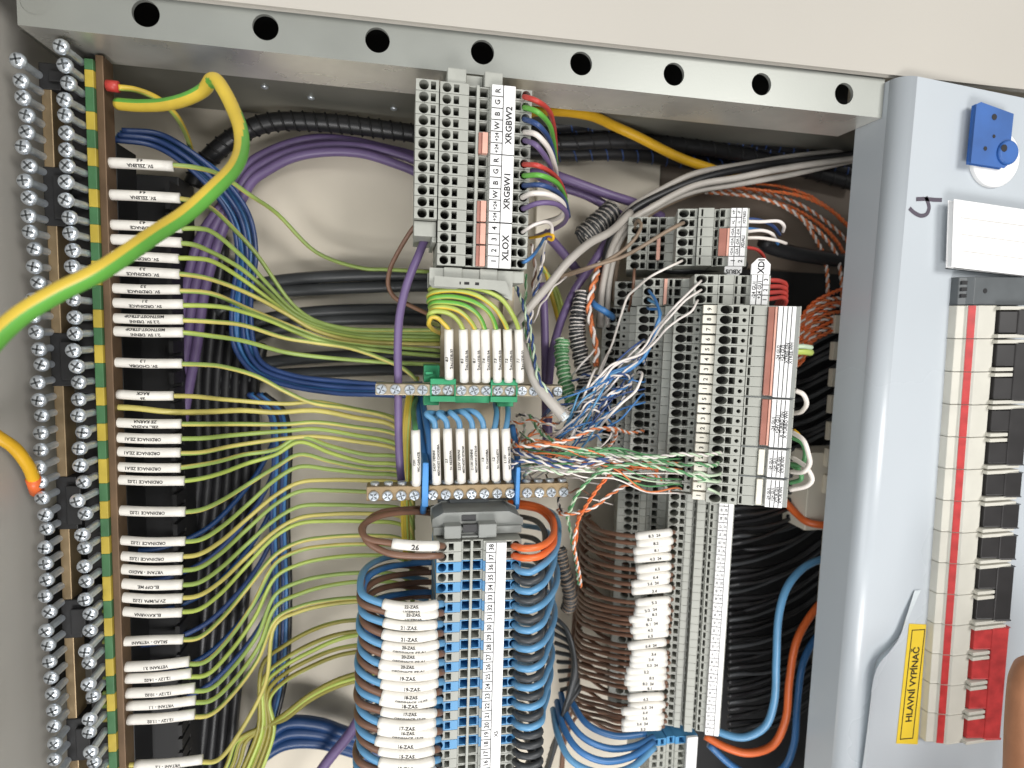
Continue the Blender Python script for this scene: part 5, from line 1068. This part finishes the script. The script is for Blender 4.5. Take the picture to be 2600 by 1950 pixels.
# ------------------------------------------------------------------ coiled wires
def coil(label, pts, r, turns, c1, c2, wr):
    p = catmull(pp(pts), 12); fs = frames(p); t = thing('coiled_wire', label, 'coiled wire', p[0]); n = len(p)
    for s_, c in ((0, c1), (2.2, c2), (4.2, c2)):
        q = []; N = turns*10
        for i in range(N+1):
            f = i/N*(n-1); k = min(int(f), n-2); a = p[k].lerp(p[k+1], f-k); u = i/10*2*math.pi+s_; rr = r*(1+.12*math.sin(i*.37+s_))
            q.append(a+(fs[k][1]*math.cos(u)+fs[k][2]*math.sin(u))*rr+Vector((R.uniform(-.25, .25), 0, R.uniform(-.3, .3))))
        mb = MB(); mb.tube(q, wr, 5, 1); mb.build('conductor', c, t, None, True)
coil('large black and white coiled wire left of the large strip', [(1482, 742, 50), (1468, 800, 48), (1466, 850, 48), (1476, 910, 46), (1486, 960, 44), (1484, 1015, 42)], 4.6, 30, 'pairw', 'soft', .46)
coil('green and white coiled wire beside the upright purple cables', [(1428, 862, 44), (1426, 900, 42), (1432, 950, 38), (1444, 1000, 34), (1466, 1050, 30), (1478, 1072, 30)], 3.9, 25, 'lgreen', 'pgreen', .46)
coil('dark coiled wire above the pale grey cable', [(1556, 536, 78), (1530, 560, 74), (1505, 582, 72), (1478, 606, 72)], 7.0, 16, 'wgrey', 'soft', .5)
coil('short coiled wire with pale strands under the tangle', [(1500, 990, 36), (1480, 1030, 30), (1462, 1064, 28), (1450, 1090, 30)], 4.2, 13, 'pairw', 'soft', .46)
coil('dark brown coiled wire hanging beside the lower blue loops', [(1420, 1392, 50), (1428, 1432, 48), (1442, 1482, 48), (1448, 1520, 50), (1442, 1545, 54)], 4.0, 20, 'tan', 'soft', .5)

# ------------------------------------------------------------------ breakers on the cover panel
YBR = -21
bx = lambda px: P(px, 1033, YBR).x
BX = [P(2400, 1033, -14).x, bx(2450), bx(2464), bx(2512), bx(2556), bx(2594), bx(2604)]
edges = [776, 865, 949, 1033.5, 1118, 1198, 1282.6, 1367, 1444, 1522, 1603, 1680, 1757, 1826, 1899]
def ez(y): return P(2450-(y-1033)*.12, y, YBR).z
E_ = [ez(y) for y in edges]; pit = (E_[0]-E_[-1])/14; E_ = [E_[0]-pit*k for k in range(15)]
groups = [(0, 1), (1, 3), (3, 5), (5, 6), (6, 7), (7, 8), (8, 10), (10, 14)]
blab = ['single black-toggle breaker at the top of the row under the dark grey module', 'upper double breaker with one wide black toggle', 'lower double breaker with a wide black toggle, above the three single ones', 'first single black breaker below the two double breakers', 'middle single black-toggle breaker of the three', 'lowest single black-toggle breaker of the three', 'double breaker with a black toggle right above the red one', 'four-pole main switch with the joined red toggle at the bottom']
brk = []
for (a, b), lb_ in zip(groups, blab):
    red_ = a == 10; zt, zb2 = E_[a], E_[b]
    t = thing('main_switch' if red_ else 'circuit_breaker', lb_, 'main switch' if red_ else 'breaker', (BX[0], YBR, zt), None)
    for k in range(a, b):
        z1, z0 = E_[k]-.16, E_[k+1]+.16
        mb = MB(); mb.prism([(BX[0], -11, z0), (BX[0]+.4, YBR+4.5, z0), (BX[1]-1, YBR+3.8, z0), (BX[1]-.4, YBR+2.5, z0), (BX[2]+.2, YBR+1, z0), (BX[2]+1, YBR, z0), (BX[3]-.5, YBR, z0), (BX[3], YBR+1.5, z0), (BX[3]+.2, YBR+9, z0), (BX[5]+.5, YBR+9, z0), (BX[6], YBR+9.2, z0), (BX[6], -11, z0)], (0, 0, z1-z0))
        mb.build('pole_housing', 'beige', t, bevel=.35)
        mb = MB(); mb.face([(BX[1]-.2, YBR+2.15, z0), (BX[2]-.1, YBR+.95, z0), (BX[2]-.1, YBR+.95, z1), (BX[1]-.2, YBR+2.15, z1)]); mb.build('red_stripe', 'bred', t)
        for zz0, zz1 in ((z0+.4, z0+2.4), (z1-2.4, z1-.4)):
            mb = MB(); mb.box(BX[3]-1.5, BX[4]-1.5 if not (k == a and zz0 > (z0+z1)/2 or k == b-1 and zz0 < (z0+z1)/2) else BX[5]-2, YBR-3.2, YBR+8.9, zz0, zz1); mb.build('guard_rib', 'beige', t, bevel=.3)
        tg = MB(); tg.prism([(BX[3]+.6, YBR+8.5, 0), (BX[3]+1.2, YBR-.8, 0), (BX[4]-1, YBR-2.4, 0), (BX[4]+.5, YBR-2.4, 0), (BX[4]+.5, YBR+8.5, 0)], (0, 0, 1))
        for v in tg.v: v.z = z0+3.1 if v.z < .5 else z1-3.1
        tg.build('toggle', 'bred' if red_ else 'bblk', t, bevel=.4)
        mb = MB(); mb.box(BX[1]+6, BX[1]+9, YBR-.06, YBR+.5, (z0+z1)/2-1.6, (z0+z1)/2+1.2)
    mb = MB(); mb.prism([(BX[4]-.5, YBR+8, 0), (BX[4]-.5, YBR-2.8, 0), (BX[5]-1, YBR-4.2, 0), (BX[5], YBR-3.4, 0), (BX[5], YBR+8, 0)], (0, 0, 1))
    for v in mb.v: v.z = zb2+2.2 if v.z < .5 else zt-2.2
    mb.build('toggle_bar', 'bred' if red_ else 'bblk', t, bevel=.6)
    brk.append(t)
# grey module and paper above the breakers
t = thing('din_module', 'dark grey blanking module between the lined paper and the top breaker', 'module', (BX[0], YBR, E_[0]))
zz1, zz0 = E_[0]+15.6, E_[0]+.3
mb = MB(); mb.prism([(BX[0], -11, zz0), (BX[0]+.3, YBR+4.5, zz0), (BX[1]-1, YBR+3.5, zz0), (BX[1]+1.5, YBR+1, zz0), (BX[6], YBR+1, zz0), (BX[6], -11, zz0)], (0, 0, zz1-zz0)); mb.build('housing', 'dgrey', t, bevel=.4)
mb = MB(); mb.lathe((BX[2]+5, YBR+1.05, (zz0+zz1)/2), (0, -1, 0), [(0, 1.5), (.15, 1.4)], 12); mb.build('test_mark', 'black', t)
mb = MB()
for k in range(3): mb.box(BX[0]+1.2, BX[0]+5, YBR+3.2, YBR+6, zz0+4+k*3.6, zz0+6+k*3.6)
mb.build('side_slot', 'black', t)
th = math.radians(-1.8); piv = Vector((BX[0], 0, E_[3]))*S
for t in brk+[t]:
    d_ = Vector(t.location)-piv; t.location = piv+Matrix.Rotation(th, 3, 'Y') @ d_; t.rotation_euler.y = th
pc = [P(2424, 508, -20), P(2640, 540, -20), P(2640, 702, -20), P(2418, 676, -20)]
mb = MB(); mb.prism([pc[0], pc[1], pc[2], pc[3]], (0, 3.5, 0)); pz = pc[0].z
sh = tag(mb.build('paper_label', 'white', None, pc[3], bevel=.5), 'blank white lined paper label above the dark grey module', 'paper label')
mb = MB()
for k in range(3):
    a, b = P(2440, 552+k*42, -20.1), P(2640, 578+k*42, -20.1); mb.face([a, b, b+Vector((0, 0, -.3)), a+Vector((0, 0, -.3))])
mb.build('ruled_line', 'wgrey', sh)
mb = MB(); a, b = P(2426, 676, -18), P(2660, 700, -18); mb.prism([(a.x, -18, a.z-1), (a.x, -11, a.z-1), (b.x, -11, b.z-1), (b.x, -18, b.z-1)], (0, 0, 4)); mb.build('holder', 'dgrey', sh)
# yellow warning sticker
sp = [P(2309, 1584, -12.4), P(2352, 1586, -12.4), P(2330, 1890, -12.4), P(2276, 1888, -12.4)]
mb = MB(); mb.prism(sp, (0, .25, 0)); st = tag(mb.build('warning_sticker', 'sticker', None, sp[3]), 'yellow sticker printed HLAVNI VYPINAC beside the red main switch', 'sticker')
dv = (sp[0]-sp[3]).normalized(); ru = dv; up = FRONT.cross(dv); ctr = (sp[0]+sp[1]+sp[2]+sp[3])/4+Vector((0, -.08, 0))
mb = MB(); hl = (sp[0]-sp[3]).length/2; hw = (sp[1]-sp[0]).length/2
mb.text(flat(ctr, ru, up), 'HLAVNÍ VYPÍNAČ', 6.0)
def edge(p, q): mb.face([ctr+ru*p[0]+up*p[1], ctr+ru*q[0]+up*p[1], ctr+ru*q[0]+up*q[1], ctr+ru*p[0]+up*q[1]])
for p, q in (((-hl+3, hw-1.9), (hl-3, hw-1.3)), ((-hl+3, -hw+1.3), (hl-3, -hw+1.9)), ((-hl+3, -hw+1.3), (-hl+3.6, hw-1.3)), ((hl-3.6, -hw+1.3), (hl-3, hw-1.3))): edge(p, q)
mb.build('printed_text', 'ink', st)
# peeling film
fl = [P(2322, 1500, -13), P(2300, 1570, -15), P(2284, 1618, -16), P(2258, 1656, -17), P(2233, 1685, -18), P(2218, 1724, -18), P(2208, 1800, -17), P(2196, 1900, -16), P(2180, 2010, -14)]
mb = MB(); p = catmull(fl, 5)
for a, b in zip(p, p[1:]):
    a2, b2 = Vector((a.x+5, -12.3, a.z)), Vector((b.x+5, -12.3, b.z)); mb.face([a, b, b2, a2]); mb.face([a+Vector((.3, .25, 0)), a2+Vector((.3, .12, 0)), b2+Vector((.3, .12, 0)), b+Vector((.3, .25, 0))])
tag(mb.build('protective_film', 'film', None, p[0], True), 'peeling clear film edge running down the cover panel beside the yellow sticker', 'film')
# blue lock with round white base
lc = P(2519, 405, -12)
lk = thing('panel_lock', 'blue plastic lock tab on a round white base at the top of the panel', 'lock', lc)
mb = MB(); mb.lathe(lc, (0, -1, 0), [(0, 15.6), (2.2, 15.6), (3.2, 14.4), (3.4, 8)], 36); mb.build('round_base', 'white', lk, smooth=False, bevel=.3)
la, lb2 = P(2483, 262, -18.5), P(2557, 424, -18.5)
mb = MB(); mb.prism([(la.x, -18.5, lb2.z+1), (lb2.x-2, -18.5, lb2.z), (lb2.x, -18.5, lb2.z+2), (lb2.x, -18.5, la.z-4), (la.x+2, -18.5, la.z), (la.x, -18.5, la.z-1)], (0, 2.8, 0)); mb.build('tab', 'lock', lk, bevel=.8)
cc = P(2556, 388, -18.5); mb = MB(); mb.lathe(cc+Vector((0, 2.5, 0)), (0, -1, 0), [(0, 6.6), (3.4, 6.6), (4.2, 5.8)], 24); mb.build('knob', 'lock', lk, bevel=.3)
mb = MB()
for px, py, r_, yy_ in ((2525, 297, 1.7, -18.6), (2524, 346, 1.0, -18.6), (2502, 377, 1.2, -18.6), (2550, 376, 2.0, -20.3)): mb.lathe(P(px, py, yy_), (0, -1, 0), [(0, r_), (.1, r_*.9)], 12)
mb.build('pin_hole', 'ink', lk)

# ------------------------------------------------------------------ fingertip at the lower right edge
hand = thing('person', 'fingertip of a hand reaching in at the lower right edge', 'person', P(2640, 1980, -70))
def limb(mb, pts, sides=14):
    """tapering rounded tube through (point, radius) stations"""
    p = catmull([q for q, _ in pts], 5); n = len(p); rad = [r for _, r in pts]; fs = frames(p); i0 = len(mb.v)
    for k in range(n):
        f = k/(n-1)*(len(rad)-1); j = min(int(f), len(rad)-2); r = rad[j]+(rad[j+1]-rad[j])*(f-j)
        for a in range(sides):
            an = 2*math.pi*a/sides; mb.v.append(p[k]+(fs[k][1]*math.cos(an)+fs[k][2]*math.sin(an))*r)
    for k in range(n-1):
        for a in range(sides):
            b = (a+1) % sides; mb.f.append((i0+k*sides+a, i0+(k+1)*sides+a, i0+(k+1)*sides+b, i0+k*sides+b)); mb.m.append(0)
    mb.f.append(tuple(i0+a for a in range(sides))); mb.m.append(0); mb.f.append(tuple(i0+(n-1)*sides+a for a in reversed(range(sides)))); mb.m.append(0)
tip = P(2618, 1690, -80); V = Vector
d = V((-.28, 0, -1)).normalized()
mb = MB()
kn = tip+V((4, -4, -78))
limb(mb, [(tip+V((0, 1, 5)), 2.5), (tip+V((0, 0, 2)), 6.2), (tip+V((0, 0, -8)), 8.2), (tip+V((0, -1, -24)), 8.8), (tip+V((1, -3, -50)), 9.6), (kn, 10.5)])
for k, (ln_, x) in enumerate(((66, 20), (60, 38), (48, 54))):
    b = kn+V((x, -2, -4-k*5)); limb(mb, [(b, 10-k*.6), (b+V((2, -20, 22)), 9.4-k*.7), (b+V((2, -34, 4)), 8.4-k*.6), (b+V((2, -24, -14)), 7.2-k*.5), (b+V((2, -14, -18)), 3)])
limb(mb, [(kn+V((0, -6, -66)), 13), (kn+V((-16, -20, -40)), 10.5), (kn+V((-18, -34, -12)), 9.2), (kn+V((-10, -38, 8)), 7), (kn+V((-8, -38, 13)), 2.5)])
for k in range(4): limb(mb, [(kn+V((k*18, -2, 2-k*4)), 11), (kn+V((10+k*13, -4, -50)), 15), (kn+V((22+k*8, -4, -90)), 17)])
limb(mb, [(kn+V((32, -4, -80)), 25), (kn+V((40, -6, -130)), 24), (kn+V((48, -10, -200)), 28)])
hb = mb.build('body', 'skin', hand, None, True)
rm = hb.modifiers.new('join', 'REMESH'); rm.mode = 'VOXEL'; rm.voxel_size = .0014; rm.use_smooth_shade = True
sm = hb.modifiers.new('smooth', 'SMOOTH'); sm.iterations = 8; sm.factor = .6
mb = MB()
for i in range(6):
    for j in range(5):
        def q(i, j): u = (i/6-.5)*1.5; return tip+V((math.sin(u)*6.9, -math.cos(u)*7.4-1.0, -3-j/5*11+1.5*(1-abs(u))*(1 if j == 0 else 0)))
        mb.face([q(i, j), q(i+1, j), q(i+1, j+1), q(i, j+1)])
mb.build('nail', 'nail', hand, None, True)
